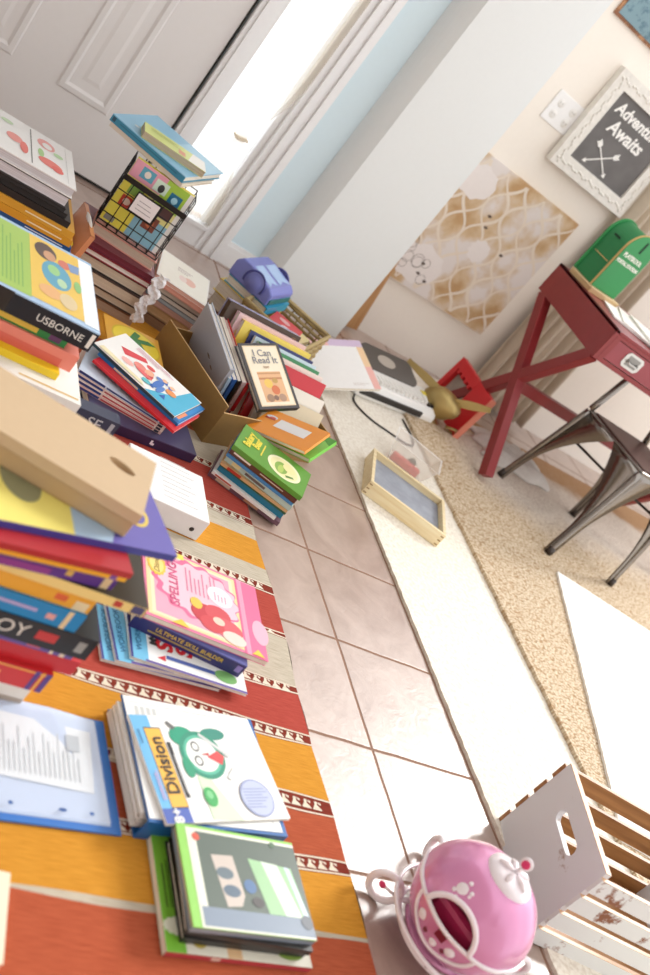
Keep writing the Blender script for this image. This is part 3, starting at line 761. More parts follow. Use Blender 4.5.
# ------------------------------------------------------------------ things on the floor by the wall
def laminator():
    r = thing('laminator', 'white desktop laminating machine with a dark flat top plate, on the floor by the wall', 'laminator', (2.20,3.085,.0095), (0,0,R(13)))
    wh = mat('#f0eeea', .35); dk = mat('#4a423c', .4, 0, .1); L = .45
    prof = [(-.075,0),(-.078,.03),(-.06,.062),(0,.078),(.055,.08),(.075,.06),(.075,0)]
    M = Matrix(((0,0,1,0),(1,0,0,0),(0,1,0,0),(0,0,0,1)))
    mb = MB(); mb.prism(prof, -L/2, L/2, wh, M); b = mb.build('body', r, bevel=.006)
    mb = MB()
    for i in range(15):
        x = -L/2+.03+i*.024; mb.box((x,-.055,.0655),(x+.011,.03,.0795), wh, Matrix.Rotation(0,4,'X'))
    mb.build('vent_ribs', r)
    mb = MB(); mb.box((-.21,-.083,.018),(.14,-.070,.040), mat('#2b2725', .5)); mb.build('feed_slot', r)
    mb = MB(); cs, sn = .5*.36, .5*.10; P = []
    for x, y, q in ((.15,.055,0),(-.15,.055,1),(-.17,-.055,2),(.17,-.055,3)):
        rad = .04
        cx, cy = x-math.copysign(rad, x), y-math.copysign(rad*.8, y); a0 = {0:0,1:90,2:180,3:270}[q]
        for t in range(7): P.append((cx+rad*math.cos(R(a0+15*t)), cy+rad*.8*math.sin(R(a0+15*t))))
    mb.prism(P, 0, .014, dk, Matrix.Translation((-.03,.075,.092)) @ Matrix.Rotation(R(24), 4, 'X')); tp = mb.build('top_plate', r, bevel=.003)
    tp['label'] = 'dark brown-grey top plate with an oval opening'
    mb = MB(); mb.prism([(.052*math.cos(t*PI/14), .024*math.sin(t*PI/14)) for t in range(28)], .0142, .0152, mat('#a79c90', .4), Matrix.Translation((-.04,.08,.094)) @ Matrix.Rotation(R(24), 4, 'X')); mb.build('oval_window', tp)
    for x in (.168,.196):
        mb = MB(); mb.box((x-.010,-.058,.066),(x+.008,-.034,.076), mat('#1d1b1a', .4), Matrix.Translation((0,0,-.002))); mb.build('switch', r)
    mb = MB(); mb.box((.155,-.002,.0795),(.19,.022,.0815), mat('#e6d34a', .5)); o = mb.build('warning_sticker', r)
laminator()
# black power cord
mb = MB(); P = []
ctrl = [Vector(p) for p in ((2.02,2.99,.014),(1.98,2.90,.013),(2.03,2.83,.013),(2.12,2.80,.013),(2.19,2.78,.013),(2.235,2.80,.013),(2.255,2.87,.013),(2.25,2.97,.014))]
for i in range(len(ctrl)-1):
    p0, p1, p2, p3 = ctrl[max(i-1,0)], ctrl[i], ctrl[i+1], ctrl[min(i+2,len(ctrl)-1)]
    for t in range(8):
        s = t/8; P.append(.5*((2*p1)+(p2-p0)*s+(2*p0-5*p1+4*p2-p3)*s*s+(3*p1-p0-3*p2+p3)*s**3))
P.append(ctrl[-1])
mb.tube(P, .0035, mat('#26211e', .5), 8)
tag(mb.build('power_cord'), 'thin black power cord looping out in front of the white laminating machine', 'cord')

def brass():
    r = thing('brass_propeller', 'dull brass ornament with two long flat blades, between the laminating machine and the red frame', 'ornament', (2.45,3.11,.0095))
    br = mat('#b8a068', .4, .8, .25, 0, 20)
    mb = MB(); mb.lathe([(.0001,0),(.05,0),(.052,.008),(.03,.018),(.018,.035),(.02,.05)], br, 28); mb.build('foot', r)
    M = Matrix.Translation((0,0,.085)) @ Matrix.Rotation(R(70), 4, 'X') @ Matrix.Rotation(R(25), 4, 'Y')
    mb = MB(); mb.lathe([(.0001,.07),(.014,.068),(.026,.058),(.034,.04),(.044,.03),(.052,.0),(.054,-.02),(.046,-.05),(.03,-.068),(.0001,-.072)], br, 28, M @ Matrix.Scale(1.22, 4)); mb.build('hub', r)
    O = Vector((2.45,3.11,.0095))
    for A_, B_ in (((2.44,3.10,.13),(2.30,3.27,.128)), ((2.46,3.085,.135),(2.575,3.012,.208))):
        A_, B_ = Vector(A_)-O, Vector(B_)-O; d = (B_-A_).normalized(); v = Vector((.60,.76,-.25)); sd = d.cross(v).normalized(); nn = d.cross(sd)
        mb = MB(); n = 12; vs = []
        for i in range(n+1):
            t = i/n; p = A_.lerp(B_, t); w_ = .011+.006*math.sin(PI*min(1, t*1.1)); q = sd.lerp(nn, .25*(1-t)).normalized(); u = d.cross(q).normalized()*.0025
            vs += [p+q*w_+u, p+q*w_-u, p-q*w_+u, p-q*w_-u]
        fs = []
        for i in range(n):
            k = 4*i; e = k+4
            fs += [(k,e,e+2,k+2),(k+1,k+3,e+3,e+1),(k,k+1,e+1,e),(k+2,e+2,e+3,k+3)]
        fs += [(0,2,3,1),(4*n,4*n+1,4*n+3,4*n+2)]
        mb.add(vs, fs, br); mb.build('blade', r)
    mb = MB(); mb.tube([(.05,-.05,.03),(.09,-.07,.045),(.11,-.05,.02),(.06,-.03,.006)], .006, br, 8); mb.build('handle_loop', r)
brass()

def red_frame():
    r = thing('wooden_frame', 'bright red open wooden frame with a cut-out opening, standing on edge by the desk leg', 'box', (2.55,3.05,.0225), (0,R(6),R(3)))  # an open red frame standing on edge
    rd = mat('#d2222a', .4, 0, .12); lt = mat('#e58a72', .6)
    W, H, T = .30, .215, .03
    def yz(mb, y0, y1, z0, z1, m, x0=0, x1=T): mb.box((x0,y0,z0),(x1,y1,z1), m)
    mb = MB(); yz(mb, 0, .12, 0, H, rd); mb.build('wide_panel', r, bevel=.002)
    mb = MB(); yz(mb, .12, W, H-.045, H, rd); 
    for k in range(4): yz(mb, .14+.035*k, .158+.035*k, H-.06, H-.045, rd)
    mb.build('top_rail', r, bevel=.001)
    mb = MB(); yz(mb, W-.03, W, .03, H-.045, rd); mb.build('side_rail', r)
    mb = MB(); yz(mb, .12, W, 0, .03, rd); mb.build('bottom_rail', r)
    mb = MB(); yz(mb, -.004, 0, 0, H, lt); o = mb.build('lit_edge', r); o['label'] = 'pale edge, painted as lit'  # pale colour paints in the light falling on the near edge
    mb = MB(); yz(mb, .12, W-.03, .03, H-.045, mat('#b9b0a4', .5, 0, .5, 0, 30), T-.006, T-.003); mb.build('back_panel', r)
red_frame()

def tray():
    r = thing('wooden_tray', 'pale wooden tray with finger-jointed corners and a grey-blue inside, on the cream rug', 'tray', (1.990,2.348,.0095), (0,0,R(-23)))
    wm = wood_mat('#e0c794', '#efe0bb', (3,40,40), .5); W, D, H, T = .30, .245, .05, .012
    for nm, lo_, hi_ in (('front_side',(-W/2,-D/2,0),(W/2,-D/2+T,H)),('rear_side',(-W/2,D/2-T,0),(W/2,D/2,H)),('left_end',(-W/2,-D/2+T,0),(-W/2+T,D/2-T,H)),('right_end',(W/2-T,-D/2+T,0),(W/2,D/2-T,H))):
        mb = MB(); mb.box(lo_, hi_, wm); mb.build(nm, r, bevel=.001)
    jm = mat('#9a7440', .7); mb = MB()
    for x in (-W/2+.003, W/2-.014):
        for k in range(3): mb.box((x,-D/2-.0004,.006+.016*k),(x+.011,-D/2,.010+.016*k), jm)
    mb.build('finger_joints', r)
    mb = MB(); mb.box((-W/2+T,-D/2+T,.0),(W/2-T,D/2-T,.028), mat('#a9adb8', .7, 0, .5, .6, 22)); o = mb.build('lining', r); o['label'] = 'mottled grey-blue inside of the tray'
tray()
def clear_bin():
    r = thing('plastic_bin', 'frosted clear plastic bin between the wooden tray and the laminating machine', 'bin', (2.115,2.605,.0095), (0,0,R(-30)))
    m = see_through('#efe9e4', .42, .25); B, Tq, H, t = (.068,.042), (.092,.064), .08, .002
    def ring(s, z): return [(-s[0],-s[1],z),(s[0],-s[1],z),(s[0],s[1],z),(-s[0],s[1],z)]
    mb = MB(); vs = ring(B,0)+ring(Tq,H)
    mb.add(vs, [(3,2,1,0)]+[(i,(i+1)%4,(i+1)%4+4,i+4) for i in range(4)], m); o = mb.build('tub', r)
    mb = MB(); vs = ring(Tq,H)+ring((Tq[0]+.006,Tq[1]+.006),H+.001)
    mb.add(vs, [(i,(i+1)%4,(i+1)%4+4,i+4) for i in range(4)], see_through('#f6f2ee', .7, .25)); mb.build('rim', r)
clear_bin()
r = thing('pencil_box', 'small bright red box inside the frosted clear bin', 'box', (2.098,2.590,.0120), (0,0,R(-30)))
mb = MB(); mb.box((-.056,-.012,0),(.056,.012,.028), mat('#d8323c', .4)); mb.build('body', r, bevel=.004)
mb = MB(); mb.box((-.0565,-.0125,.018),(.0565,.0125,.0195), mat('#a8202a', .4)); mb.build('lid_seam', r)
r = thing('figurine', 'small black and white figure lying in the frosted clear bin', 'toy', (2.135,2.615,.0120), (0,0,R(20)))
mb = MB(); mb.ell((0,0,.018),(.022,.014,.017), mat('#2c2726', .5)); mb.build('body', r)
mb = MB(); mb.ell((.024,.004,.026),(.011,.011,.011), mat('#e8e0d8', .5)); mb.build('head', r)

# white crate
def crate():
    r = thing('wooden_crate', 'white-washed wooden crate with slatted sides and a hand hole, beside the pink carriage', 'crate', (1.792,1.005,0), (0,0,R(-14)))
    wp = worn_paint('#dedfe2', '#9a7a62', .36, 9); wp2 = worn_paint('#e4e6e4', '#8a5436', .445, 11); wi = wood_mat('#8a5a30', '#b07c48', (3,30,30))
    ply = wood_mat('#d8ac84', '#e2bc98', (20,20,3)); D, H, L, T = .30, .234, .46, .014
    def end(x, hole):
        mb = MB(); y0, y1 = -D/2+.009, D/2-.009
        hz0, hz1, hy0, hy1 = H-.078, H-.045, -.055, .055
        n = 10
        hp = [(hy1-.0165+.0165*math.cos(a), (hz0+hz1)/2+.0165*math.sin(a)) for a in [R(-90+18*i) for i in range(n+1)]]+[(hy0+.0165+.0165*math.cos(a), (hz0+hz1)/2+.0165*math.sin(a)) for a in [R(90+18*i) for i in range(n+1)]]
        # outer ring as four strips round the hole's bounding box, then filler fans to the rounded ends
        for a, b, c, d in ((y0,y1,0,hz0),(y0,y1,hz1,H),(y0,hy0,hz0,hz1),(hy1,y1,hz0,hz1)):
            mb.box((x,a,c),(x+T,b,d), wp)
        for sgn, yy in ((1,hy1),(-1,hy0)):
            for q in (1,-1):
                cz = (hz0+hz1)/2; pts = [(yy, cz+q*.0165)]+[(yy-sgn*.0165+sgn*.0165*math.cos(R(9*i)), cz+q*.0165*math.sin(R(9*i))) for i in range(11)]
                mb.prism(pts, x, x+T, wp, Matrix(((0,0,1,0),(1,0,0,0),(0,1,0,0),(0,0,0,1))))
        o = mb.build('end_panel', r)
        mb = MB(); mb.box((x,y0,H),(x+T,y1,H+.0015), ply); k = mb.build('top_edge', o); k['label'] = 'bare wood top edge'
    end(0, 1); end(L-T, 1)
    hs = (H-.018*3)/4-.004
    for sgn in (1,-1):
        for k in range(4):
            z = .004+k*(hs+.018); mb = MB()
            y = sgn*(D/2-.0045)
            mb.box((-.001,y-.0045,z),(L+.001,y+.0045,z+hs), wp2 if sgn < 0 else wi); o = mb.build('slat', r)
            if sgn < 0:
                mb = MB(); mb.box((.0,y-.0045,z+hs),(L,y+.0045,z+hs+.001), ply); mb.build('slat_edge', o)
            else:
                mb = MB(); mb.box((-.0012,y+.0045,z),(L+.001,y+.0055,z+hs), wp2); mb.build('painted_face', o)
    for k in range(4):
        y = -D/2+.03+k*.08; mb = MB(); mb.box((T,y-.028,.002),(L-T,y+.028,.010), wi); mb.build('bottom_slat', r)
crate()

# pink carriage
def carriage():
    r = thing('toy_carriage', 'pink pumpkin-shaped toy carriage with white trim and curled white wheels', 'toy carriage', (1.453,.813,0), (0,0,R(209)))
    pk = mat('#dd8fbb', .22, .2, .08, 0, 6, .6); wh = mat('#f7eef2', .3, 0, 0, 0, 60, .4); hot = mat('#e0386f', .4); dk = mat('#7a1830', .4)
    # +x of the toy points towards the viewer
    C = Vector((0,0,.132)); A, Hh = .116, .104
    def P(lat, lon, s=1.0):
        rib = 1+.022*abs(math.cos(4*lon))
        return C+Vector((A*s*rib*math.cos(lat)*math.cos(lon), A*s*rib*math.cos(lat)*math.sin(lon), Hh*s*math.sin(lat)*(1-.06*math.exp(-((lat-PI/2)/.35)**2))))
    door_c, door_r = (-.04, 0.0), .50
    mb = MB(); nla, nlo = 48, 96; vs = []; fs = []
    for i in range(nla+1):
        la = -.85+(PI/2+.85)*i/nla
        for j in range(nlo): vs.append(P(la, 2*PI*j/nlo))
    for i in range(nla):
        for j in range(nlo):
            la = -.85+(PI/2+.85)*(i+.5)/nla; lo_ = 2*PI*(j+.5)/nlo; lo_ = lo_-2*PI if lo_ > PI else lo_
            inw = la > .03 and (la-.03)**2/.30**2*.36+lo_**2/.46**2 < 1 and la < .5
            if not inw: fs.append((i*nlo+j, i*nlo+(j+1) % nlo, (i+1)*nlo+(j+1) % nlo, (i+1)*nlo+j))
    mb.add(vs, fs, pk, True); b = mb.build('body', r)
    sd = b.modifiers.new('thickness', 'SOLIDIFY'); sd.thickness = .003; sd.offset = -1
    def hoop(name, f, rad, m, closed=True, n=72):
        mb = MB(); mb.tube([f(2*PI*i/n if closed else i/(n-1)) for i in range(n)], rad, m, 8, closed); return mb.build(name, r)
    hoop('belt', lambda t: P(.03, t, 1.01), .0042, wh)
    hoop('window_rim', lambda t: P(.03+.50*math.sin(PI*t), .48*math.cos(PI*t), 1.01), .0055, wh, False, 40)
    hoop('door_rim', lambda t: P(.03-.56*math.sin(PI*t), .62*math.cos(PI*t), 1.01), .0038, wh, False, 40)
    hoop('chassis_ring', lambda t: Vector((1.04*A*math.cos(t), 1.04*A*math.sin(t), .066)), .0045, wh)
    hoop('chassis_ring', lambda t: Vector((.80*A*math.cos(t), .80*A*math.sin(t), .040)), .0045, wh)
    for k in range(8):
        a = k*PI/4+.3; mb = MB(); mb.tube([Vector((1.04*A*math.cos(a),1.04*A*math.sin(a),.066)), Vector((.80*A*math.cos(a),.80*A*math.sin(a),.040))], .0035, wh, 8); mb.build('chassis_strut', r)
    mb = MB(); mb.lathe([(.0001,.034),(.06,.034),(.08,.040),(.08,.046),(.0001,.046)], pk, 40); mb.build('floor_plate', r)
    # seat seen through the window
    mb = MB(); mb.box((-.02,-.055,.10),(.075,.055,.146), hot); mb.build('seat', r, bevel=.012)
    mb = MB(); mb.box((-.045,-.06,.10),(-.02,.06,.20), hot); mb.build('seat_back', r, bevel=.012)
    # cap and crown
    mb = MB(); mb.lathe([(.048,.222),(.046,.231),(.03,.238),(.012,.242),(.0001,.243)], wh, 36); mb.build('cap', r)
    for k in range(5):
        a = k*2*PI/5; mb = MB(); mb.tube([(0,0,.240),(.022*math.cos(a),.022*math.sin(a),.243),(.034*math.cos(a),.034*math.sin(a),.238)], [.005,.006,.003], wh, 8); mb.build('petal', r)
    mb = MB(); mb.tube([(0,0,.240),(0,0,.262)], .004, wh, 8); mb.ell((0,0,.270),(.006,.012,.013), wh); mb.build('finial', r)
    mb = MB(); mb.ell((.004,0,.270),(.004,.008,.009), hot); o = mb.build('finial_heart', r); o['label'] = 'pink heart of the finial'
    # swirl decoration on the shell
    mb = MB()
    for la, lo_, s in ((.62,-.34,.011),(.72,-.18,.004),(.66,-.16,.003),(.50,-.40,.004),(.48,-.28,.003),(.78,-.36,.004)):
        p = P(la, lo_, 1.0); n = (p-C).normalized(); M = Matrix.Translation(p) @ n.to_track_quat('Z','Y').to_matrix().to_4x4()
        mb.lathe([(.0001,.0016),(s*.8,.0014),(s,0)], wh, 16, M)
    mb.build('dots', r)
    for la, lo_, s, m_, nm in ((-.20,.30,.010,wh,'button'),(-.22,-.36,.010,wh,'button'),(-.34,.04,.008,wh,'button'),(-.08,.04,.011,dk,'lock'),(-.30,.22,.005,dk,'jewel'),(-.32,-.16,.005,dk,'jewel')):
        p = P(la, lo_, 1.0); n = (p-C).normalized(); M = Matrix.Translation(p) @ n.to_track_quat('Z','Y').to_matrix().to_4x4(); mb = MB()
        if nm == 'lock': mb.cbox((0,0,.001),(.020,.016,.004), m_, M)
        else: mb.lathe([(.0001,.004),(s*.7,.0035),(s,0)], m_, 16, M)
        mb.build(nm, r)
    # curled wheels
    def wheel(a, rad, d):
        w0 = Vector((d*math.cos(a), d*math.sin(a), rad+.007)); side = Vector((math.cos(a), math.sin(a), 0)); up = Vector((0,0,1))
        mb = MB(); mb.tube([w0+side*rad*math.cos(t*PI/16)+up*rad*math.sin(t*PI/16) for t in range(32)], .0068, wh, 10, True); o = mb.build('wheel', r)
        mb = MB(); mb.tube([w0-side*(rad-.002), w0-side*max(rad+.02, d-.10)+up*.012], .005, wh, 8); mb.build('axle_arm', o)
        n_ = side.cross(up); mb = MB(); mb.ell((0,0,0),(.006,.0075,.006), hot, Matrix.Translation(w0+side*.006)); k = mb.build('hub_heart', o); k['label'] = 'pink heart hub'
        mb = MB(); mb.tube([w0+side*.008, w0-side*(rad-.004)], .003, wh, 8); mb.build('spoke', o)
    for a, rad, d in ((R(-66),.030,.128),(R(64),.030,.135),(R(-141),.026,.200),(R(141),.026,.200)): wheel(a, rad, d)
    for a in (R(180),):
        w0 = Vector((.125*math.cos(a), .125*math.sin(a), .075)); side = Vector((math.cos(a), math.sin(a), 0))
        mb = MB(); mb.tube([w0+side*(.004*t)*math.cos(t*.55)+Vector((0,0,.0042*t*math.sin(t*.55))) for t in range(10)], .0045, wh, 8); mb.build('scroll', r)
carriage()

# ------------------------------------------------------------------ pile in the left foreground
G3 = 'books stacked under the tan box'
Z = .0075
def up(t):
    global Z
    z = Z; Z += t+.0004; return z
def pile(rows, group, d=.22):
    for q in rows:
        lb, t, cov, x, y = q[:5]; k = q[5] if len(q) > 5 else {}
        k = dict(k); w_ = k.pop('w', .28); d_ = k.pop('d', d); a_ = k.pop('ang', 0); an = k.pop('anchor', 'FR')
        book(lb, w_, d_, t, cov, (x, y, up(t)), a_, an, group=group, **k)
pile([
 ('white book with a grey spine at the very bottom of the foreground stack', .05, '#e9e2d8', .648, 1.105, dict(hard=True, sart=((0,1,.1,.42,'#b5a596'),))),
 ('thick red book with a yellow line, second from the bottom of the foreground stack', .044, '#cf2b2f', .660, 1.10, dict(hard=True, sart=((0,1,.86,.93,'#f0b04a'),(.90,.93,0,1,'#5a3a86'),(.94,.955,0,1,'#f0b04a'),(.965,1,0,1,'#5a3a86'),(.45,.72,.45,.6,'#f2a05a')))),
 ('plain red book just below the purple one in the foreground stack', .032, '#c8242c', .690, 1.11, dict()),
 ('slim purple book directly under the black one in the foreground stack', .018, '#6d55a0', .672, 1.11, dict(sart=((.72,.80,.2,.8,'#d0637a'),(.86,.88,0,1,'#efe0c8'),(.92,.95,0,1,'#efe0c8')))),
 ('thick black book with large pale spine letters and a red spot, in the foreground stack', .046, '#202428', .685, 1.098, dict(hard=True, sart=((.66,.78,.32,.72,'#c63a3a'),(.90,.95,.25,.75,'#9a9a96')), stitles=(('OY', .52, .5, .036, '#e6e2d8'),))),
 ('bright blue book with a pale pink title in the foreground stack', .038, '#1688c4', .640, 1.10, dict(hard=True, sart=((.30,.74,.45,.62,'#b9a9d6'),(.80,.85,.3,.6,'#e6a7a0'),(.90,.93,0,1,'#e8d0a0')))),
 ('orange-yellow book on top of the bright blue one in the foreground stack', .032, '#efae3a', .640, 1.105, dict(hard=True, sart=((.78,.85,.3,.7,'#e0693e'),(.9,.98,.0,.6,'#e8d9b0')))),
 ('long cream-yellow book jutting out to the side in the middle of the foreground stack', .02, '#f3d98c', .715, 1.10, dict(w=.34, sart=((.84,.88,.2,.8,'#c2453e'),(.93,.99,.1,.9,'#4b4a78')), top='#3a3020', art=(('ell',.3,.3,.2,.2,'#d9b23a'),('ell',.55,.25,.1,.2,'#1f1a14'),('ell',.8,.3,.04,.25,'#f0e0b0')))),
], G3)
pile([
 ('purple and magenta book in the upper part of the foreground stack', .028, '#5b348a', .650, 1.112, dict(ang=8, sart=((0,.62,.05,.5,'#8f3a8e'),(.70,.74,.3,.7,'#d8b25a'),(.92,.97,0,1,'#dfc79a')))),
 ('golden yellow paperback just above the purple book of the foreground stack', .012, '#f0b429', .655, 1.105, dict(ang=9, sart=((.9,.94,0,1,'#7a4fa0'),))),
 ('thin dark red paperback below the topmost book of the foreground stack', .012, '#b22a30', .655, 1.10, dict(ang=9)),
 ('blue-violet picture book with a yellow ring on its cover, topmost in the foreground stack', .014, '#3d3f92', 0.732, 1.161, dict(ang=13, w=.32, d=.22, top='#6a63b0',
   art=(('poly',((0,0),(.62,0),(.80,.55),(.72,1),(0,1)),'#a9c4dc'),('poly',((0,0),(.42,0),(.52,1),(0,1)),'#efe27a'),('ell',.22,.42,.10,.2,'#8d8d6a'),('ell',.5,.5,.06,.08,'#cf4a44'),('ell',.83,.35,.075,.13,'#d9c25a'),('ell',.83,.35,.055,.10,'#6a63b0'),('poly',((.9,.5),(.94,.6),(.92,.62)),'#e6e6f0')))),
], G3)
zt = Z
def tan_box():
    a = -15.8; p = (0.635, 1.150)
    W, D, H = .32, .158, .052
    ca, sa = math.cos(R(a)), math.sin(R(a))
    r = thing('storage_box', 'tan lidded box with an oval finger hole, on top of the foreground book stack', 'box', (p[0]-ca*W/2-sa*D/2, p[1]-sa*W/2+ca*D/2, zt), (0,0,R(a)))
    tn = mat('#bd9f76', .55, 0, .06); tn2 = mat('#cdb390', .55, 0, .06)
    mb = MB(); mb.box((-W/2+.002,-D/2+.002,0),(W/2-.002,D/2-.002,H*.62), tn); mb.build('body', r, bevel=.003)
    mb = MB(); n = 32; cx, cy, ra, rb, aa = W/2-.052, .014, .024, .0105, R(-12)
    hole = [(cx+ra*math.cos(t)*math.cos(aa)-rb*math.sin(t)*math.sin(aa), cy+ra*math.cos(t)*math.sin(aa)+rb*math.sin(t)*math.cos(aa)) for t in [2*PI*i/n for i in range(n)]]
    out = []
    for hx, hy in hole:
        dx, dy = hx-cx, hy-cy; L = []
        if dx > 1e-9: L.append((W/2-cx)/dx)
        if dx < -1e-9: L.append((-W/2-cx)/dx)
        if dy > 1e-9: L.append((D/2-cy)/dy)
        if dy < -1e-9: L.append((-D/2-cy)/dy)
        s = min(L); out.append((cx+dx*s, cy+dy*s))
    ins = []
    for c in ((W/2,D/2),(-W/2,D/2),(-W/2,-D/2),(W/2,-D/2)):      # keep the corners square
        k = min(range(n), key=lambda i: (Vector(out[i])-Vector(c)).length); out[k] = c
    vs = [(x,y,H) for x,y in hole]+[(x,y,H) for x,y in out]+[(x,y,H*.62) for x,y in out]+[(x,y,H-.026) for x,y in hole]
    fs = []
    for i in range(n):
        j = (i+1) % n; fs += [(i,j,n+j,n+i),(n+i,n+j,2*n+j,2*n+i),(i,3*n+i,3*n+j,j)]
    mb.add(vs, fs, tn2); mb.add([(x,y,H-.026) for x,y in hole], [tuple(range(n))], mat('#cbbb9e', .7)); mb.build('lid', r)
tan_box()

# ------------------------------------------------------------------ flat things on the kilim
def folder():
    r = thing('plastic_folder', 'blue plastic folder with a clear pocket holding a printed sheet, lying on the kilim', 'folder', (.655,1.002,.0075), (0,0,R(4)))
    bl = mat('#2a6fc0', .35); W, D = .315, .215
    mb = MB(); mb.box((-W/2,-D/2,0),(W/2,D/2,.004), bl); mb.build('back_cover', r)
    pk = mat('#c3d2ea', .25); mb = MB()
    mb.add([(-W/2,-D/2+.012,.0046),(W/2-.018,-D/2+.012,.0046),(W/2-.020,D/2-.004,.006),(.05,D/2-.0,.012),(-W/2,D/2+.01,.006)], [(0,1,2,3,4)], pk); mb.build('clear_pocket', r)
    sh = mat('#eef0ee', .5); mb = MB()
    M = Matrix.Translation((.03,.015,.0072)) @ Matrix.Rotation(R(-1), 4, 'Z')
    mb.add([M @ Vector(p) for p in ((-.125,-.048,0),(.088,-.056,0),(.092,.06,.003),(-.125,.07,.002))], [(0,1,2,3)], sh)
    ink = mat('#c3c6c4', .6)
    for k in range(22):
        x = -.115+.0085*k; h_ = .085*(.75+.25*math.sin(k*2.3)); mb.add([M @ Vector(p) for p in ((x,-.04,.0012),(x+.0025,-.04,.0012),(x+.0025,-.04+h_,.0028),(x,-.04+h_,.0028))], [(0,1,2,3)], ink)
    mb.add([M @ Vector(p) for p in ((.045,.015,.004),(.068,.015,.004),(.068,.045,.0045),(.045,.045,.0045))], [(0,1,2,3)], mat('#b4b8b8', .5))
    mb.build('printed_sheet', r)
    gl = see_through('#dfe9f8', .28, .08); mb = MB()
    mb.add([(-W/2,-D/2+.014,.0100),(W/2-.02,-D/2+.014,.0100),(W/2-.022,D/2-.01,.012),(.05,D/2-.008,.0165),(-W/2,D/2,.012)], [(0,1,2,3,4)], gl); mb.build('clear_film', r)
    for x in (-.03,.055,.105):
        mb = MB(); L = .007 if x == .055 else .004
        mb.prism([(x+L*math.cos(t*PI/8)*(1 if L < .005 else 1), -D/2+.026+.003*math.sin(t*PI/8)) for t in range(16)], .0102, .0108, mat('#1d4f94', .4)); mb.build('punch_hole', r)
folder()
book('cream book edge lying on the kilim at the lower left corner of the photo', .2, .13, .012, '#efe3c8', (.618,.675,.0075), -5, 'FR', 'W', pages='#f3ead6')

# pile in front: green base, two black books, picture book
GF = 'books under the workbook with the green clock'
z0 = .0075
book('large green and white book sticking out at the bottom of the front pile', .275, .205, .012, '#d9dfc4', (.871,.722,z0), 1, 'FL', 'S', group=GF, cat='book',
     art=(('rect',0,0,.13,1,'#7cbf3a'),('lines',.03,.34,.09,.94,2,'v','#3f5e24'),('scallop',.10,.2,.10,.07,'#e9ecd8'),('rect',.13,0,1,.2,'#e6e2d0'),('ell',.22,.1,.05,.05,'#b8a23a'),('rect',.4,.0,.5,.16,'#e0b98a'),('ell',.85,.1,.1,.06,'#8aa84a')),
     sart=((0,1,.0,1,'#b8434a'),(.3,.36,.2,.8,'#e8d8c8')))
book('black-spined book lying on the large green one in the front pile', .235, .165, .013, '#1f1c1b', (.895,.738,z0+.0125), 1, 'FL', 'S', True, group=GF, pages='#e3d6c4')
book('black-spined book just below the top one in the front pile', .237, .168, .013, '#2a2624', (.892,.742,z0+.026), -1, 'FL', 'S', True, group=GF, pages='#e3d6c4')
book('picture book with a green border and a mossy grey cover, below the white workbook', .236, .172, .014, '#8c9aa8', (.893,.740,z0+.0395), 2, 'FL', 'S', True, group=GF, pages='#d9cbb6', top='#8fcf56',
     art=(('rect',.07,.0,1,.97,'#e6e9d8'),('rect',.09,.02,1,.94,'#566459'),('rect',.09,.02,1,.2,'#7f8ea0'),('rect',.09,.2,.14,.94,'#e6e9d8'),
          ('poly',((.24,.72),(.42,.74),(.46,.35),(.42,.24),(.3,.22)),'#c9bdb2'),('ell',.33,.55,.07,.06,'#5f7079'),('ell',.36,.38,.07,.06,'#55687a'),('poly',((.55,.74),(.92,.70),(.98,.2),(.64,.2)),'#9cc896'),('poly',((.66,.73),(.80,.715),(.92,.2),(.78,.2)),'#d8ecd6'),('poly',((.86,.71),(.9,.7),(.98,.22),(.94,.2)),'#cfdff0'),
          ('ell',.52,.45,.05,.07,'#4a6f9c'),('ell',.56,.30,.05,.05,'#3f3a38'),('ell',.95,.16,.05,.07,'#59606a'),('ell',.14,.88,.03,.04,'#d2543a'),('ell',.8,.93,.025,.03,'#4a6a4a')))
# blue binder and division workbook
def binder():
    r = thing('ring_binder', 'blue ring binder stuffed with white pages, under the white workbook with the green clock', 'binder', (.972,1.045,.0075), (0,0,R(6)))
    bl = mat('#1f63a8', .35); W, D, H = .285, .245, .045
    mb = MB(); mb.box((-W/2,-D/2,0),(W/2,D/2,.003), bl); mb.box((-W/2,-D/2,H-.003),(W/2,D/2,H), bl); mb.box((-W/2,-D/2,.003),(W/2,-D/2+.003,H-.003), bl); mb.build('cover', r)
    mb = MB()
    rr = random.Random(9)
    for k in range(9):
        z = .004+.004*k; e = rr.random()*.012
        mb.box((-W/2-.004-e*(.4), -D/2+.012+e, z), (W/2-.014-e, D/2-.008-e*.5, z+.0036), page_mat('#f2efe8'))
    mb.build('loose_pages', r)
    mb = MB(); mb.box((-W/2+.002,-D/2+.006,H+.0004),(W/2-.01,D/2-.001,H+.0012), mat('#f1f2f0', .3)); 
    ln = mat('#c9cccb', .4)
    for k in range(4): mb.box((-W/2+.02+.012*k,D/2-.045,H+.0012),(-W/2+.028+.012*k,D/2-.02,H+.0014), ln)
    mb.box((-W/2+.012,D/2-.014,H+.0012),(W/2-.025,D/2-.012,H+.0014), ln); mb.box((W/2-.027,-D/2+.02,H+.0012),(W/2-.025,D/2-.012,H+.0014), ln)
    mb.build('white_cover_sheet', r)
    for y in (-.08,.0,.08):
        mb = MB(); mb.tube([(-W/2+.018+.014*math.cos(t*PI/8), y, .024+.016*math.sin(t*PI/8)) for t in range(16)], .0018, mat('#9a9a9c', .3, 1), 8, True); mb.build('ring', r)
binder()
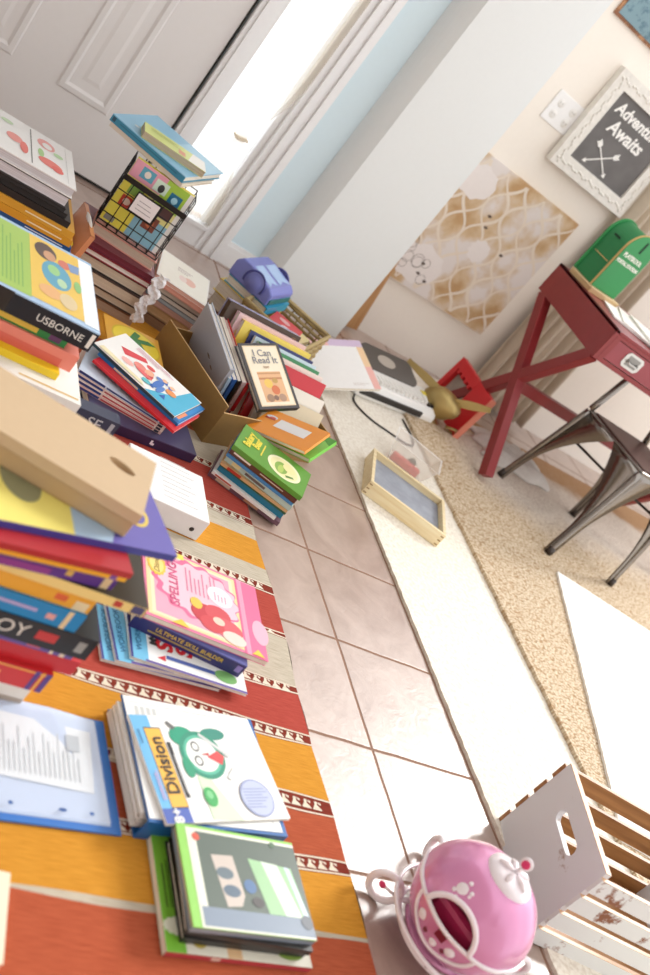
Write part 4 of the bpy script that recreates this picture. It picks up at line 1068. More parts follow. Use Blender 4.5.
book('white workbook titled Division with a green alarm clock on its cover', .272, .205, .006, '#f1f1ee', (.879-.008,.905,.0545), 14, 'FL', 'W', name='workbook',
   art=(('rect',0,0,.14,1,'#6db6e4'),('rect',0,0,.20,.13,'#4b63b4'),('rect',.075,.13,.205,.88,'#2a2622'),('rect',.08,.14,.20,.87,'#f3b94a'),('rect',.215,.22,.245,.74,'#2c2c30'),
        ('poly',((.36,.02),(.60,.0),(.42,.5),(.36,.4)),'#d5ecc8'),
        ('ell',.36,.80,.10,.10,'#1f9a78'),('ell',.62,.83,.10,.06,'#2f8a78'),('ell',.47,.62,.175,.235,'#2b8f74'),('ell',.47,.62,.145,.195,'#58b79a'),('ell',.47,.62,.125,.165,'#f0f2ee'),
        ('ell',.32,.50,.04,.10,'#2a9a74'),('poly',((.30,.86),(.26,.93),(.28,.95),(.33,.89)),'#6a6a6a'),
        ('ell',.43,.70,.032,.05,'#3a3a3a'),('ell',.43,.70,.022,.035,'#f6f6f2'),('ell',.42,.56,.032,.05,'#3a3a3a'),('ell',.42,.56,.022,.035,'#f6f6f2'),
        ('poly',((.50,.60),(.60,.66),(.64,.60),(.60,.52),(.52,.58)),'#d8494a'),('poly',((.45,.62),(.52,.64),(.52,.61)),'#c23a3a'),
        ('poly',((.50,.84),(.70,.62),(.68,.59),(.49,.81)),'#d5d7d6'),('poly',((.60,.40),(.68,.5),(.70,.48),(.63,.37)),'#dfe2e0'),
        ('ell',.40,.22,.05,.09,'#3faa5a'),('ell',.40,.24,.025,.04,'#7cc98a'),('ell',.78,.20,.135,.18,'#8f9ac4'),('ell',.78,.20,.125,.165,'#b9c2dc'),('lines',.68,.10,.88,.30,7,'u','#8f9ac4'),('lines',.225,.26,.24,.72,1,'v','#f0f0f0'),('lines',.02,.72,.04,.94,1,'v','#2c5c8c'),('lines',.03,.2,.06,.62,2,'v','#e0a0bc')),
   titles=(('Division',.14,.52,.034,90,'#26221e',.0,.0006),('8+',.10,.065,.026,90,'#f4f4f4',0,.0006),))

# ------------------------------------------------------------------ spelling pile
GS = 'workbooks under the pink spelling book'
for i, (x, y, a, z, lb) in enumerate(((.812,1.262,3,.0075,'white workbook with a blue strip, lowest in the fan under the navy book'),
        (.838,1.262,5,.0145,'white workbook with a blue strip, middle of the fan under the navy book'),
        (.866,1.275,-1,.0215,'white workbook with red lettering, topmost in the fan under the navy book'))):
    book(lb, .265, .19, .0065, '#eef0f0', (x,y,z), a, 'FL', 'W', name='workbook', group=GS,
         art=(('rect',0,0,.145,1,'#6fbbe0'),('rect',0,.0,.02,1,'#3c3f86'),('rect',.12,.0,1,.03,'#6a5aa0'),('poly',((.22,.10),(.29,.16),(.29,.08)),'#d0323a'),('rect',.3,.12,.75,.17,'#4a5fa4'),('ell',.82,.14,.1,.08,'#7ab26a'),('rect',.0,.72,.14,.98,'#2f3f8a')),
         titles=(('WORKBOOK',.075,.40,.018,90,'#2f6f9c'),)+((('STS',.30,.42,.050,90,'#c8262e',0,.002),('SES',.47,.42,.050,90,'#c8262e',0,.002),('My',.20,.32,.022,90,'#3a3a3a',0,.001)) if i == 2 else ()))
book('thick navy book with a yellow spine title, Ultimate Skill Builder, under the pink spelling book', .252, .20, .034, '#34306e', (.866,1.352,.0285), -10, 'FL', 'S', True, top='#5a5fa0',
     stitles=(('ULTIMATE SKILL BUILDER', .50, .60, .0135, '#f2cf4a'),), sart=((.93,.98,.3,.8,'#8c7ac4'),(.15,.72,.24,.34,'#b5a258')))
book('pink book titled Spelling with a yellow oval badge, topmost of its pile', .285, .218, .013, '#dc6a92', (.876,1.345,.0632), -4, 'FL', 'W', name='workbook', top='#e87fa2',
     art=(('rect',.02,.03,.80,.97,'#f4d9a6'),('rect',.05,.06,.77,.94,'#f6e3c0'),('rect',.08,.09,.74,.91,'#f0a9be'),('scallop',.44,.56,.36,.38,'#e8719a'),('scallop',.46,.56,.33,.34,'#f7c6d4'),
          ('poly',((.80,0),(1,0),(1,1),(.80,1)),'#e46f98'),('rect',.82,0,.86,1,'#ef9db8'),('ell',.97,.35,.07,.16,'#f2b3c6'),('rect',.0,.93,.35,1,'#f4df5a'),
          ('lines',.34,.52,.62,.86,8,'v','#d98aa6'),('ell',.64,.62,.11,.13,'#fbe6ec'),('lines',.58,.55,.70,.69,4,'v','#e2a2b8'),('scallop',.11,.72,.075,.15,'#f2c84a'),('ell',.11,.72,.058,.12,'#f8dd86'),
          ('ell',.50,.30,.13,.13,'#c63f4a'),('ell',.60,.36,.11,.11,'#d2525a'),('ell',.66,.22,.14,.12,'#d9606a'),('ell',.54,.20,.10,.10,'#cf4a52'),('ell',.60,.27,.05,.05,'#f1cdbb'),('ell',.72,.12,.10,.08,'#f4d6cc'),('scallop',.42,.40,.05,.07,'#f0c352'),
          ('poly',((.20,.02),(.28,.10),(.34,.02)),'#f2c84a'),('poly',((.86,.02),(.92,.10),(.97,.02)),'#f2c84a')),
     titles=(('SPELLING',.245,.55,.030,90,'#d65f8a',0,.0003),('Disney',.11,.72,.018,90,'#8c6a2a',.3)))
def file_box():
    a = -3.1; p = (1.098, 1.724); W, D, H = .20, .175, .058
    ca, sa = math.cos(R(a)), math.sin(R(a))
    r = thing('file_box', 'white file box with a dark finger hole, on the kilim behind the tan box', 'box', (p[0]-ca*W/2-sa*D/2, p[1]-sa*W/2+ca*D/2, .0075), (0,0,R(a)))
    wm = mat('#f2f1f0', .5); mb = MB(); mb.box((-W/2,-D/2,0),(W/2,D/2,H), wm); mb.build('body', r, bevel=.002)
    mb = MB(); mb.lathe([(.0001,.0006),(.0055,.0006),(.006,0)], mat('#3a302c', .8), 18, Matrix.Translation((W/2-.028,-D/2-.0003,H*.42)) @ Matrix.Rotation(R(90), 4, 'X')); mb.build('finger_hole', r)
    mb = MB(); ln = mat('#d3d2d4', .6)
    for k in range(9): mb.box((-.02+.0*k,-D/2+.03+.018*k,H+.0003),(W/2-.03-.01*(k % 3),-D/2+.0315+.018*k,H+.0006), ln)
    mb.build('faint_print', r)
file_box()
book('grey magazine lying at the foot of the foreground stack, beside the fanned workbooks', .13, .19, .05, '#b5b8b8', (.795,1.40,.0075), 6, 'FR', 'E', name='magazine', cat='magazine', top='#c2c5c4', art=(('ell',.5,.3,.12,.2,'#efe6c8'),('lines',.1,.5,.9,.9,5,'u','#8c9090')))

# ------------------------------------------------------------------ green stack
GG = 'picture books in the stack under the green Bakery Bear book'
Z = .0075
def green_row(lb, t, cov, dx=0, da=0, **k):
    book(lb, k.pop('w', .21), k.pop('d', .145), t, cov, (1.317+dx, 2.034+dx*.4, up(t)), -27+da, 'C', k.pop('spine', 'S'), group=GG, **k)
green_row('mottled purple-brown picture book at the bottom of the stack under the green bear book', .013, '#6a4a58', -.004, 2, w=.222, sart=((.1,.3,.2,.8,'#c9b59a'),(.5,.7,.2,.9,'#b58a6a')))
green_row('white picture book second from the bottom of the stack under the green bear book', .009, '#e9e6e2', -.012, 1, w=.20, sart=((.05,.3,.2,.7,'#b8543a'),))
green_row('teal-blue hardcover in the lower half of the stack under the green bear book', .016, '#16708e', .004, -1, hard=True, w=.205)
green_row('thin dark green paperback above the teal hardcover in the green bear stack', .006, '#2f5a3a', .002, 0)
green_row('tan paperback above the thin dark green one in the green bear stack', .008, '#c8a070', -.003, 2, sart=((.1,.3,.0,1,'#b0301e'),))
green_row('pale grey-green hardcover in the upper half of the green bear stack', .018, '#b9ccc4', .008, -2, hard=True, sart=((.1,.22,.1,.9,'#e6d29a'),(.3,.6,.2,.6,'#6a5a58')))
green_row('thin blue paperback above the pale grey-green hardcover in the green bear stack', .008, '#3f7fb4', -.002, 0)
green_row('dark brown hardcover directly under the green bear book', .014, '#5a2c20', .002, -1, hard=True, sart=((.05,.3,.55,.9,'#e8e0d6'),(.45,.8,.5,.7,'#c8b8a8')))
book('green hardcover titled Bakery Bear with a cream oval picture, topmost of its stack', .218, .148, .014, '#5a9232', (1.320,2.036,up(.014)), -27, 'C', 'S', True, group=GG, pages='#d8cfa0', top='#5f9a36',
     art=(('ell',.66,.46,.24,.34,'#f4efc8'),('ell',.66,.46,.20,.29,'#efe8b0'),('ell',.62,.42,.09,.20,'#8ab052'),('ell',.62,.38,.04,.15,'#b4cc6a'),('ell',.72,.56,.09,.12,'#f3e6a8'),('poly',((.72,.22),(.82,.34),(.80,.38),(.70,.28)),'#5f8a42'),('lines',.31,.3,.36,.8,1,'v','#e8d84a')),
     titles=(('Bakery',.13,.55,.030,90,'#f1e04a',0,.001),('Bear',.24,.60,.030,90,'#f1e04a',0,.001)))

# ------------------------------------------------------------------ encyclopedia pile at the left edge
G2 = 'books stacked under the picture encyclopedia'
Z = .0075
pile([
 ('wide grey-brown book under the navy book of the encyclopedia stack', .08, '#8a7a70', .61, 1.745, dict(w=.26, d=.24, hard=True)),
 ('wide dull red book under the navy book of the encyclopedia stack', .076, '#8a3a38', .62, 1.742, dict(w=.26, d=.24, hard=True)),
 ('large navy book with pale letters on its spine, jutting out under the encyclopedia stack', .044, '#34384e', 0.777, 1.717, dict(w=.36, d=.036, ang=2, hard=True, stitles=(('SE', .86, .5, .034, '#c9c9cc'),), sart=((.95,.975,.15,.85,'#a9a9b0'),))),
 ('white book with coloured dots along its edge, on the navy book', .030, '#f1efe9', .665, 1.668, dict(w=.26, d=.25, sart=((.32,.37,.3,.7,'#e07a5a'),(.45,.5,.3,.7,'#b8b86a'),(.58,.63,.25,.65,'#d0414a'),(.72,.9,.1,.5,'#e6a8b8')), art=(('rect',.5,.05,.98,.07,'#d9b25a'),))),
 ('yellow card folder between the white and the coral books', .016, '#f2cf22', .612, 1.715, dict(w=.24, d=.20)),
 ('coral pink book under the green-spined one', .038, '#ee8a78', .634, 1.738, dict(w=.26, d=.24, sart=((0,.9,.0,.5,'#e06a5c'),))),
 ('green book with a yellow title block directly under the black-spined encyclopedia', .020, '#2f8a45', .600, 1.745, dict(w=.24, d=.24, hard=True, sart=((.30,.75,.2,.8,'#e6c24a'),(.85,.95,.2,.8,'#6a3a6a'),(0,.28,0,1,'#7a4a34')))),
], G2)
book('large picture encyclopedia with children round a globe on its cover and a black spine', .27, .285, .046, '#1d2028', (.640,1.735,up(.046)), 0, 'FR', 'S', True, group=G2, top='#a9c6e4', rough=.22,
     art=(('rect',.0,.04,.47,.96,'#a3c463'),('lines',.24,.12,.42,.9,6,'v','#7fae5a'),('rect',.47,.06,.88,.96,'#e6c25c'),('rect',.88,.04,.995,.96,'#eef3f6'),('ell',.68,.52,.12,.19,'#5fa3bd'),('ell',.66,.58,.05,.07,'#9acb8a'),('ell',.72,.44,.04,.06,'#b6d6b0'),  # the whitish strip on the right is glare painted onto the cover
          ('ell',.60,.80,.09,.12,'#5a4a44'),('ell',.63,.76,.05,.07,'#c99a78'),('ell',.75,.74,.05,.06,'#d07a6a'),('poly',((.78,.80),(.88,.82),(.87,.70),(.80,.68)),'#7f9cc4'),('ell',.62,.24,.09,.08,'#e3b07a'),('ell',.76,.22,.07,.10,'#d8c49a'),('ell',.85,.50,.03,.08,'#8cc07a')),
     stitles=(('USBORNE', .735, .45, .022, '#e9e6e0'),), sart=((.955,.985,.15,.85,'#efe9e0'),(.0,.35,0,1,'#2a2422')))

# ------------------------------------------------------------------ binder pile by the door
G1 = 'books and binders stacked by the door'
Z = .0005
Z = .0075
pile([
 ('thick pale book under the blue books of the stack by the door', .062, '#d8d2c8', .745, 2.54, dict(spine='N', hard=True)),
 ('thick grey book under the blue books of the stack by the door', .060, '#9a9690', .735, 2.54, dict(spine='N', hard=True)),
 ('lower of the two blue-spined books in the stack by the door', .018, '#2b67a8', .742, 2.52, dict(sart=((.52,.90,.42,.58,'#c9d8e8'),))),
 ('upper of the two blue-spined books in the stack by the door', .014, '#1d548f', .735, 2.525, dict(sart=((.54,.92,.40,.58,'#d8e2ec'),))),
 ('lower of the two golden-spined books in the stack by the door', .020, '#d79a2a', .728, 2.522, dict(sart=((.55,.90,.42,.60,'#f3e6c2'),))),
 ('upper of the two golden-spined books in the stack by the door', .020, '#d9a033', .722, 2.525, dict(sart=((.52,.88,.42,.60,'#f3e6c2'),))),
 ('lowest of the three black binders in the stack by the door', .018, '#221f1e', .700, 2.53, dict(name='ring_binder', cat='binder', spine='S', pages='#2a2624')),
 ('middle one of the three black binders in the stack by the door', .014, '#1c1a1a', .684, 2.532, dict(name='ring_binder', cat='binder', spine='W', pages='#262322')),
 ('topmost of the three black binders in the stack by the door', .012, '#242121', .672, 2.53, dict(name='ring_binder', cat='binder', spine='W', pages='#2a2726')),
 ('dark binder full of loose white sheets, directly under the fruit-covered one', .030, '#3c3a3c', .668, 2.53, dict(name='ring_binder', cat='binder', spine='N', hard=True, d=.25, pages='#dcd8dc')),
 ('white binder with strawberries printed on its top sheet, topmost of the stack by the door', .026, '#f0efec', .668, 2.528, dict(name='ring_binder', cat='binder', spine='N', hard=True, d=.25, pages='#d8d6da',
    art=(('rect',.22,.06,.225,.94,'#8c8c8a'),('rect',.56,.06,.57,.94,'#777674'),('rect',.92,.06,.925,.94,'#c9c9c6'),('ell',.72,.74,.09,.12,'#e9a09a'),('ell',.73,.72,.05,.07,'#f0efec'),('ell',.75,.30,.12,.10,'#e87a70'),('ell',.82,.24,.06,.07,'#e2655c'),('ell',.66,.46,.03,.10,'#a9cf8e'),('ell',.84,.62,.05,.05,'#b9d8a6'),
         ('ell',.40,.45,.08,.10,'#ec9a92'),('ell',.49,.33,.04,.14,'#e4776e'),('ell',.33,.78,.06,.05,'#c6dcb8')))),
], G1, .24)
# things wedged between the door stack and the maroon stack
r = thing('plastic_pouch', 'orange plastic pouch with a white cat print, wedged beside the stack by the door', 'pouch', (.752,2.66,.0075), (0,R(6),R(2)))
mb = MB(); om = mat('#e0966a', .25, 0, .1); n = 14; vs = []; fs = []
for j in range(n+1):
    for i in range(n+1):
        u, v = i/n*2-1, j/n*2-1; e = (1-u**4)*(1-v**4)
        vs.append((.006+.018*e, u*.10, .10+v*.10))
for j in range(n):
    for i in range(n): a = j*(n+1)+i; fs.append((a,a+1,a+n+2,a+n+1))
k = len(vs); vs2 = [(-x,y,z) for x,y,z in vs]
mb.add(vs, fs, om, True); mb.add(vs2, fs, om, True)
mb.box((-.007,-.1,.0),(.007,.1,.003), om); mb.box((-.007,-.1,.197),(.007,.1,.2), om); mb.box((-.007,-.1,.0),(.007,-.097,.2), om); mb.box((-.007,.097,.0),(.007,.1,.2), om)
mb.build('bag', r)
mb = MB(); mb.ell((.0,.0,.198),(.008,.05,.006), mat('#efe6de', .4)); mb.build('cat_print', r)
book('yellow booklet poking out beneath the orange pouch by the door', .02, .12, .15, '#f0d03a', (.722,2.69,.0075), 2, 'BL', 'S')

# ------------------------------------------------------------------ maroon pile, wire basket, blue books
GM = 'thick old books stacked under the wire rack'
Z = .0005
for q in (('brown hardcover at the bottom of the stack under the wire rack', .035, '#6a4630', 1.02, 2.60, '#b39a86'),
          ('black-edged book second from the bottom of the stack under the wire rack', .026, '#3a302c', 1.01, 2.605, '#d3c3ae'),
          ('thick beige-paged book in the middle of the stack under the wire rack', .036, '#4a3a34', 1.005, 2.60, '#d9c9b4'),
          ('thick beige-paged book third from the top of the stack under the wire rack', .032, '#2e2624', 1.0, 2.61, '#d6c6b0'),
          ('red-edged white-paged book directly under the maroon one', .018, '#8a2630', .998, 2.608, '#f1e9e4'),
          ('maroon hardcover on top of the stack of thick old books', .020, '#6b2436', .998, 2.612, '#7a2c3c')):
    lb, t, c, x, y, pg = q
    book(lb, .225, .24, t, c, (x,y,up(t)), -5, 'FR', 'N', True, group=GM, pages=pg)
zc = Z
book('beige-paged book with a salmon cover between the maroon book and the wire rack', .198, .15, .030, '#d9998a', (.795,2.682,zc), -12, 'FL', 'N', True, pages='#cbb9a6')
zc += .0315
def rack():
    a = -12; W, D, H = .192, .10, .205
    r = thing('wire_rack', 'black wire desk rack holding a spiral picture book, on the stack of thick old books', 'rack', (.889+.010,2.664+.05,zc), (0,0,R(a)))
    bk = mat('#1e1a18', .4, .4); tw = .0016
    def grid(name, f, nu, nv, hgt):
        mb = MB()
        for i in range(nu+1): mb.tube([f(i/nu, 0), f(i/nu, hgt)], tw, bk, 6)
        for j in range(nv+1): mb.tube([f(0, hgt*j/nv), f(1, hgt*j/nv)], tw, bk, 6)
        return mb.build(name, r)
    grid('front_grid', lambda u, v: (-W/2+W*u, -D/2, .002+v*H), 6, 4, .74)
    grid('back_grid', lambda u, v: (-W/2+W*u, D/2, .002+v*H), 6, 6, 1.0)
    grid('side_grid', lambda u, v: (-W/2, -D/2+D*u, .002+v*H), 3, 6, .98)
    grid('side_grid', lambda u, v: (W/2, -D/2+D*u, .002+v*H), 3, 6, .98)
    grid('base_grid', lambda u, v: (-W/2+W*u, -D/2+D*v, .002), 6, 3, 1.0)
    mb = MB(); mb.box((-W/2,-D/2-.002,.002+.70*H),(W/2,-D/2+.001,.002+.775*H), bk); mb.build('label_rail', r)
    mb = MB(); mb.box((-.045,-D/2-.004,.080),(.03,-D/2-.002,.142), bk); mb.box((-.041,-D/2-.0046,.084),(.026,-D/2-.004,.138), mat('#efe9ea', .5))
    for k in range(3): mb.box((-.03,-D/2-.005,.096+.012*k),(.018-.006*k,-D/2-.0046,.098+.012*k), mat('#a8a0a4', .6))
    mb.build('label_holder', r)
    return r
rack()
def spiral():
    a = R(-12); c = Vector((.889+.010,2.664+.05,zc+.005)); d = Vector((math.sin(a)*.022, -math.cos(a)*.022, 0)); ax = Vector((math.cos(a), math.sin(a), 0))
    b = book('spiral-bound picture book with a patchwork cover of small photos, standing in the wire rack', .180, .20, .018, '#e8d84a', c+Vector((0, 0, .101)), rot=(R(90),0,a), cat='book', name='spiral_book', spine='N', pages='#f1efe8', top='#efe89a',
       art=(('rect',0,.74,.55,1,'#e8a3b4'),('rect',.55,.62,.93,1,'#a9cf4a'),('rect',.93,0,1,1,'#f4f2ee'),('rect',0,.18,.42,.74,'#efe258'),('rect',.42,0,.93,.40,'#8fc3d8'),('rect',0,0,.42,.18,'#efe258'),
            ('rect',.14,.80,.36,.96,'#5fa9c0'),('rect',.40,.76,.62,.93,'#d8ecd8'),('rect',.68,.70,.88,.88,'#1f6f94'),('rect',.12,.52,.34,.70,'#8ab552'),('rect',.10,.30,.30,.48,'#c9402f'),('rect',.36,.30,.52,.48,'#8fc36a'),('rect',.56,.22,.78,.44,'#8a4a3a'),('rect',.62,.48,.88,.64,'#5a3a3a'),
            ('ell',.25,.88,.05,.05,'#efe4d8'),('ell',.52,.83,.05,.06,'#3a3a3a'),('ell',.78,.79,.05,.05,'#a9d8e8'),('ell',.2,.4,.06,.05,'#f0d8c8'),('ell',.67,.33,.06,.07,'#c9714a'),('rect',.04,.03,.2,.12,'#8a8a80')))
    mb = MB()
    for k in range(17):
        y = -.094+k*.0117; mb.tube([(.0925+.006*math.cos(t*PI/5), y, .009+.011*math.sin(t*PI/5)) for t in range(10)], .0012, mat('#2a2624', .4), 6, True)
    mb.build('spiral_binding', b)
spiral()
zb = zc+.2092
book('slim beige book under the teal-spined one, balanced on the wire rack', .255, .25, .013, '#dccfbe', (0.932, 2.673, zb), -35, 'FR', 'S', True)
book('large light blue book with a teal spine, balanced on the wire rack', .258, .30, .021, '#2e86a6', (0.928, 2.672, zb+.0135), -35, 'FR', 'S', True, top='#8cc4e2', art=(('ell',.2,.2,.03,.03,'#d9ecf4'),('lines',.3,.1,.9,.25,3,'u','#b5dcee'),('rect',.5,.3,1,1,'#a9d6ee')), sart=((.02,.06,.2,.8,'#1a4a60'),(.12,.9,.42,.58,'#246f8c')))
book('small yellow-green paperback lying on the light blue book', 0.197, .085, .02, '#d8e07a', (0.797, 2.767, zb+.035), -7.0, 'FL', 'N', pages='#bfae92', top='#dbe58a', art=(('poly',((.7,.0),(1,.0),(1,1),(.8,1)),'#f6f4ea'),('lines',.1,.5,.6,.8,3,'u','#b5c25a'),('rect',.55,.1,.66,.5,'#e6a07a')))
# torn white ribbon hanging down the corner of the stack
r = thing('ribbon', 'torn white ribbon hanging down beside the stack of thick old books', 'ribbon', (1.006,2.590,.035), (0,0,R(-10)))
mb = MB(); n = 30; vs = []; fs = []; rr = random.Random(8)
for j in range(n+1):
    z = .165*j/n; wd = .010+.011*abs(math.sin(j*.55))*(1 if j > 3 else .8); cx = .002+.006*math.sin(j*.45)
    for i in range(5):
        vs.append((cx+(i/4-.5)*2*wd+(rr.random()-.5)*.003, -.012+.006*math.sin(i*2+j*.9), z))
for j in range(n):
    for i in range(4): a = j*5+i; fs.append((a,a+1,a+6,a+5))
mb.add(vs, fs, mat('#f2f1f4', .7), False); o = mb.build('strip', r); s_ = o.modifiers.new('thickness', 'SOLIDIFY'); s_.thickness = .001

# white-topped pile right of it
GP = 'paperbacks stacked under the white storybook'
Z = .0005
pa = -13.8; pp = (1.025, 2.691)
for i, (lb, t, c, pg, dx) in enumerate((('brown hardcover at the bottom of the stack under the white storybook', .036, '#6a5040', '#a98e78', 0),
     ('tan hardcover second from the bottom of the stack under the white storybook', .028, '#b5926a', '#d9b88e', .004),
     ('pinkish book in the lower half of the stack under the white storybook', .018, '#c08a80', '#d9b0a4', .002),
     ('blue-grey paperback in the middle of the stack under the white storybook', .012, '#7d93a8', '#b5c0c8', .006),
     ('dark-covered paperback with pale pages in the stack under the white storybook', .014, '#3a3634', '#d8d0c8', .001),
     ('grey-beige paperback in the upper half of the stack under the white storybook', .016, '#b9aa9c', '#d6c6b8', .004),
     ('salmon paperback directly under the white storybook', .014, '#f0a08c', '#f0b09c', 0))):
    book(lb, .172, .215, t, c, (pp[0]+dx, pp[1]+dx*.5, up(t)), pa+(i % 3-1)*1.5, 'FL', 'N', i < 2, group=GP, pages=pg)
book('white storybook with a small pale picture on its cover, topmost of its stack', .172, .215, .012, '#f4efe6', (pp[0], pp[1], up(.012)), pa, 'FL', 'N', pages='#f2bfae', group=GP, art=(('rect',.03,.03,.97,.97,'#f6f1e4'),('ell',.62,.42,.12,.12,'#eebfae'),('ell',.48,.40,.08,.10,'#f3ddd4'),('lines',.35,.58,.7,.74,3,'u','#b9a9a4')))

# ------------------------------------------------------------------ comics pile
book('navy book with a small white spine emblem, on the kilim below the comics', .30, .19, .028, '#2e2444', (1.134,2.034,.0075), 5, 'FR', 'S', True, sart=((.565,.585,.3,.75,'#e8e4ea'),(.58,.605,.25,.5,'#e8e4ea')), top='#4a4666')
GC = 'striped paperbacks on the navy book'
zz = .0365
for i, (c, s1, lb) in enumerate((('#d8b0a8','#b8323c','pale pink paperback with red print on its spine, resting on the navy book'),
        ('#e6d2c8','#c0404a','cream paperback with red spine print, second of the striped ones on the navy book'),
        ('#e2c6bc','#a83a44','cream paperback with a navy end, third of the striped ones on the navy book'),
        ('#c9d4e4','#2c3a78','pale blue paperback with a navy band, topmost of the striped ones on the navy book'))):
    book(lb, .25, .15, .008, c, (1.026, 2.049, zz), -10-2*i, 'FR', 'S', group=GC, sart=((.02,.30,.1,.9,'#2f3f7c'),(.32,.9,.25,.75,s1),(.92,.97,.1,.9,'#2a2a3a')))
    zz += .0084
zz += .0005
book('orange and yellow picture book with a green letter K on its cover, under the comics', .17, .21, .008, '#dfa53a', (1.045,2.445,zz), 0, 'BR', 'W', art=(('ell',.54,.64,.44,.33,'#d2b41a'),('ell',.54,.64,.41,.30,'#e6cc2c')), titles=(('K',.60,.64,.11,-25,'#2f7a34',0,.004),))
zz += .009
ca_ = -38.4
book('red thin comic book, lowest of the three bright comics', .262, .165, .007, '#d22630', (0.818, 2.160, zz), ca_+2, 'FL', 'S', name='comic_book', art=(('rect',.05,.05,.95,.95,'#d8343a'),('ell',.9,.5,.05,.2,'#2a3a8a')))
zz += .0076
book('blue and white comic book in the middle of the three bright comics', .262, .168, .008, '#1f74b8', (0.831, 2.191, zz), ca_+1, 'FL', 'S', name='comic_book', art=(('rect',.02,.03,.98,.97,'#2f86c8'),('poly',((.1,.12),(.85,.10),(.9,.3),(.1,.4)),'#e9ecec'),('poly',((.62,.10),(.96,.12),(.97,.42),(.65,.46)),'#ea9068'),('ell',.5,.2,.06,.08,'#6a5a4a'),('rect',.6,.02,.98,.08,'#1b5f9c')), sart=((.2,.5,.2,.8,'#e9e0c0'),))
zz += .0086
book('white comic book with red and blue cartoon scribbles, topmost of the three bright comics', .268, .165, .009, '#1f4a58', (0.813, 2.208, zz), ca_, 'FL', 'S', name='comic_book', top='#f4f2ee',
     art=(('poly',((.62,0),(1,0),(1,.95),(.86,1),(.82,.5)),'#52b6d8'),('poly',((.12,.55),(.34,.80),(.40,.72),(.22,.42)),'#d83a44'),('scallop',.30,.30,.07,.08,'#f2b8b0'),('ell',.46,.66,.05,.06,'#e05a5a'),('ell',.54,.40,.03,.10,'#c94a4a'),('poly',((.60,.60),(.66,.72),(.70,.58)),'#3a68b8'),('poly',((.70,.62),(.78,.66),(.74,.50)),'#4a78c4'),('ell',.74,.64,.03,.05,'#f0c09a'),('ell',.64,.66,.03,.05,'#f0c09a'),('poly',((.58,.20),(.62,.32),(.66,.20)),'#2f5fae'),('poly',((.74,.16),(.77,.30),(.81,.16)),'#2f5fae'),('ell',.40,.45,.07,.10,'#ea8a80'),('ell',.50,.50,.05,.09,'#f0b090'),('ell',.48,.36,.10,.05,'#e86a6a'),('ell',.64,.42,.04,.18,'#4a78c4'),('ell',.70,.32,.03,.14,'#5a86cc'),('ell',.78,.48,.06,.08,'#e8965a'),('ell',.60,.58,.04,.05,'#6a8ac8'),('poly',((.05,.02),(.60,.04),(.55,.12),(.06,.14)),'#efe3b8'),('lines',.2,.82,.7,.95,3,'u','#d8a0b0'),('ell',.56,.22,.05,.06,'#5fc0c8')))

# ------------------------------------------------------------------ cardboard box of books
BX = Vector((1.19,2.16,0)); BA = R(22); BW, BD, BH = .455, .36, .112
def inbox(u, v, z=0): return Vector((BX.x+u*math.cos(BA)-v*math.sin(BA), BX.y+u*math.sin(BA)+v*math.cos(BA), z))
def cardboard():
    r = thing('cardboard_box', 'open brown cardboard box packed with upright books', 'box', BX, (0,0,BA))
    cm = mat('#95743f', .8, 0, .15); ce = mat('#c8a672', .8); T = .004
    for nm, lo_, hi_ in (('base',(0,0,0),(BW,BD,T)),('front_wall',(0,0,T),(BW,T,BH)),('rear_wall',(0,BD-T,T),(BW,BD,BH)),('left_wall',(0,T,T),(T,BD-T,BH+.02)),('right_wall',(BW-T,T,T),(BW,BD-T,BH))):
        mb = MB(); mb.box(lo_, hi_, cm)
        if nm != 'base': mb.box((lo_[0],lo_[1],hi_[2]),(hi_[0],hi_[1],hi_[2]+.0008), ce)
        mb.build(nm, r)
cardboard()
GB = 'books packed upright in the cardboard box'
def stand(lb, u, v, w_, h_, t, cov, lean=24, turn=0, z=.0055, **k):
    u += .035; h_ += .035; rx = R(90-lean); a = BA+R(turn)
    # lowest edge sits on the box base
    cz = z+h_/2*math.sin(rx)+ (t*math.cos(rx) if rx < 0 else 0)
    n = Vector((-math.sin(a), math.cos(a), 0)); p = inbox(u, v)+n*(h_/2*math.cos(rx)); p.z = cz
    return book(lb, w_, h_, t, cov, p, rot=(rx,0,a), group=GB, **k)
stand('lavender-grey hardcover with a mottled brown edge, rearmost in the cardboard box', .235, .295, .26, .205, .036, '#9b99b8', 14, -18, hard=True, spine='N', pages='#5a4430', top='#4a3524', art=(('ell',.2,.8,.06,.05,'#7a5a38'),('ell',.35,.9,.06,.04,'#7a5a38'),('ell',.5,.82,.07,.05,'#7a5a38'),('ell',.65,.9,.05,.04,'#7a5a38'),('ell',.8,.83,.07,.05,'#7a5a38'),('ell',.92,.92,.05,.04,'#7a5a38')))
stand('pale pink hardcover behind the yellow book in the cardboard box', .245, .245, .25, .20, .022, '#e6c4c8', 16, -18, hard=True, spine='N')
stand('yellow hardcover in the rear half of the cardboard box', .250, .215, .25, .195, .026, '#f0d468', 18, -18, hard=True, spine='N', top='#f2d85a')
stand('navy hardcover in front of the yellow book in the cardboard box', .262, .182, .235, .188, .014, '#323a70', 20, -18, hard=True, spine='N')
stand('white book with a blue edge in the middle of the cardboard box', .268, .162, .23, .185, .012, '#cfe0ea', 20, -18, spine='N')
stand('white book with a green edge in the middle of the cardboard box', .272, .142, .23, .182, .012, '#3f8a58', 21, -18, spine='S', pages='#f1ece4')
stand('white-paged book behind the red book in the cardboard box', .278, .122, .23, .178, .014, '#efe6da', 22, -18, spine='N')
stand('red hardcover near the front of the cardboard box', .285, .096, .22, .172, .014, '#cf2f3a', 23, -18, hard=True, spine='N')
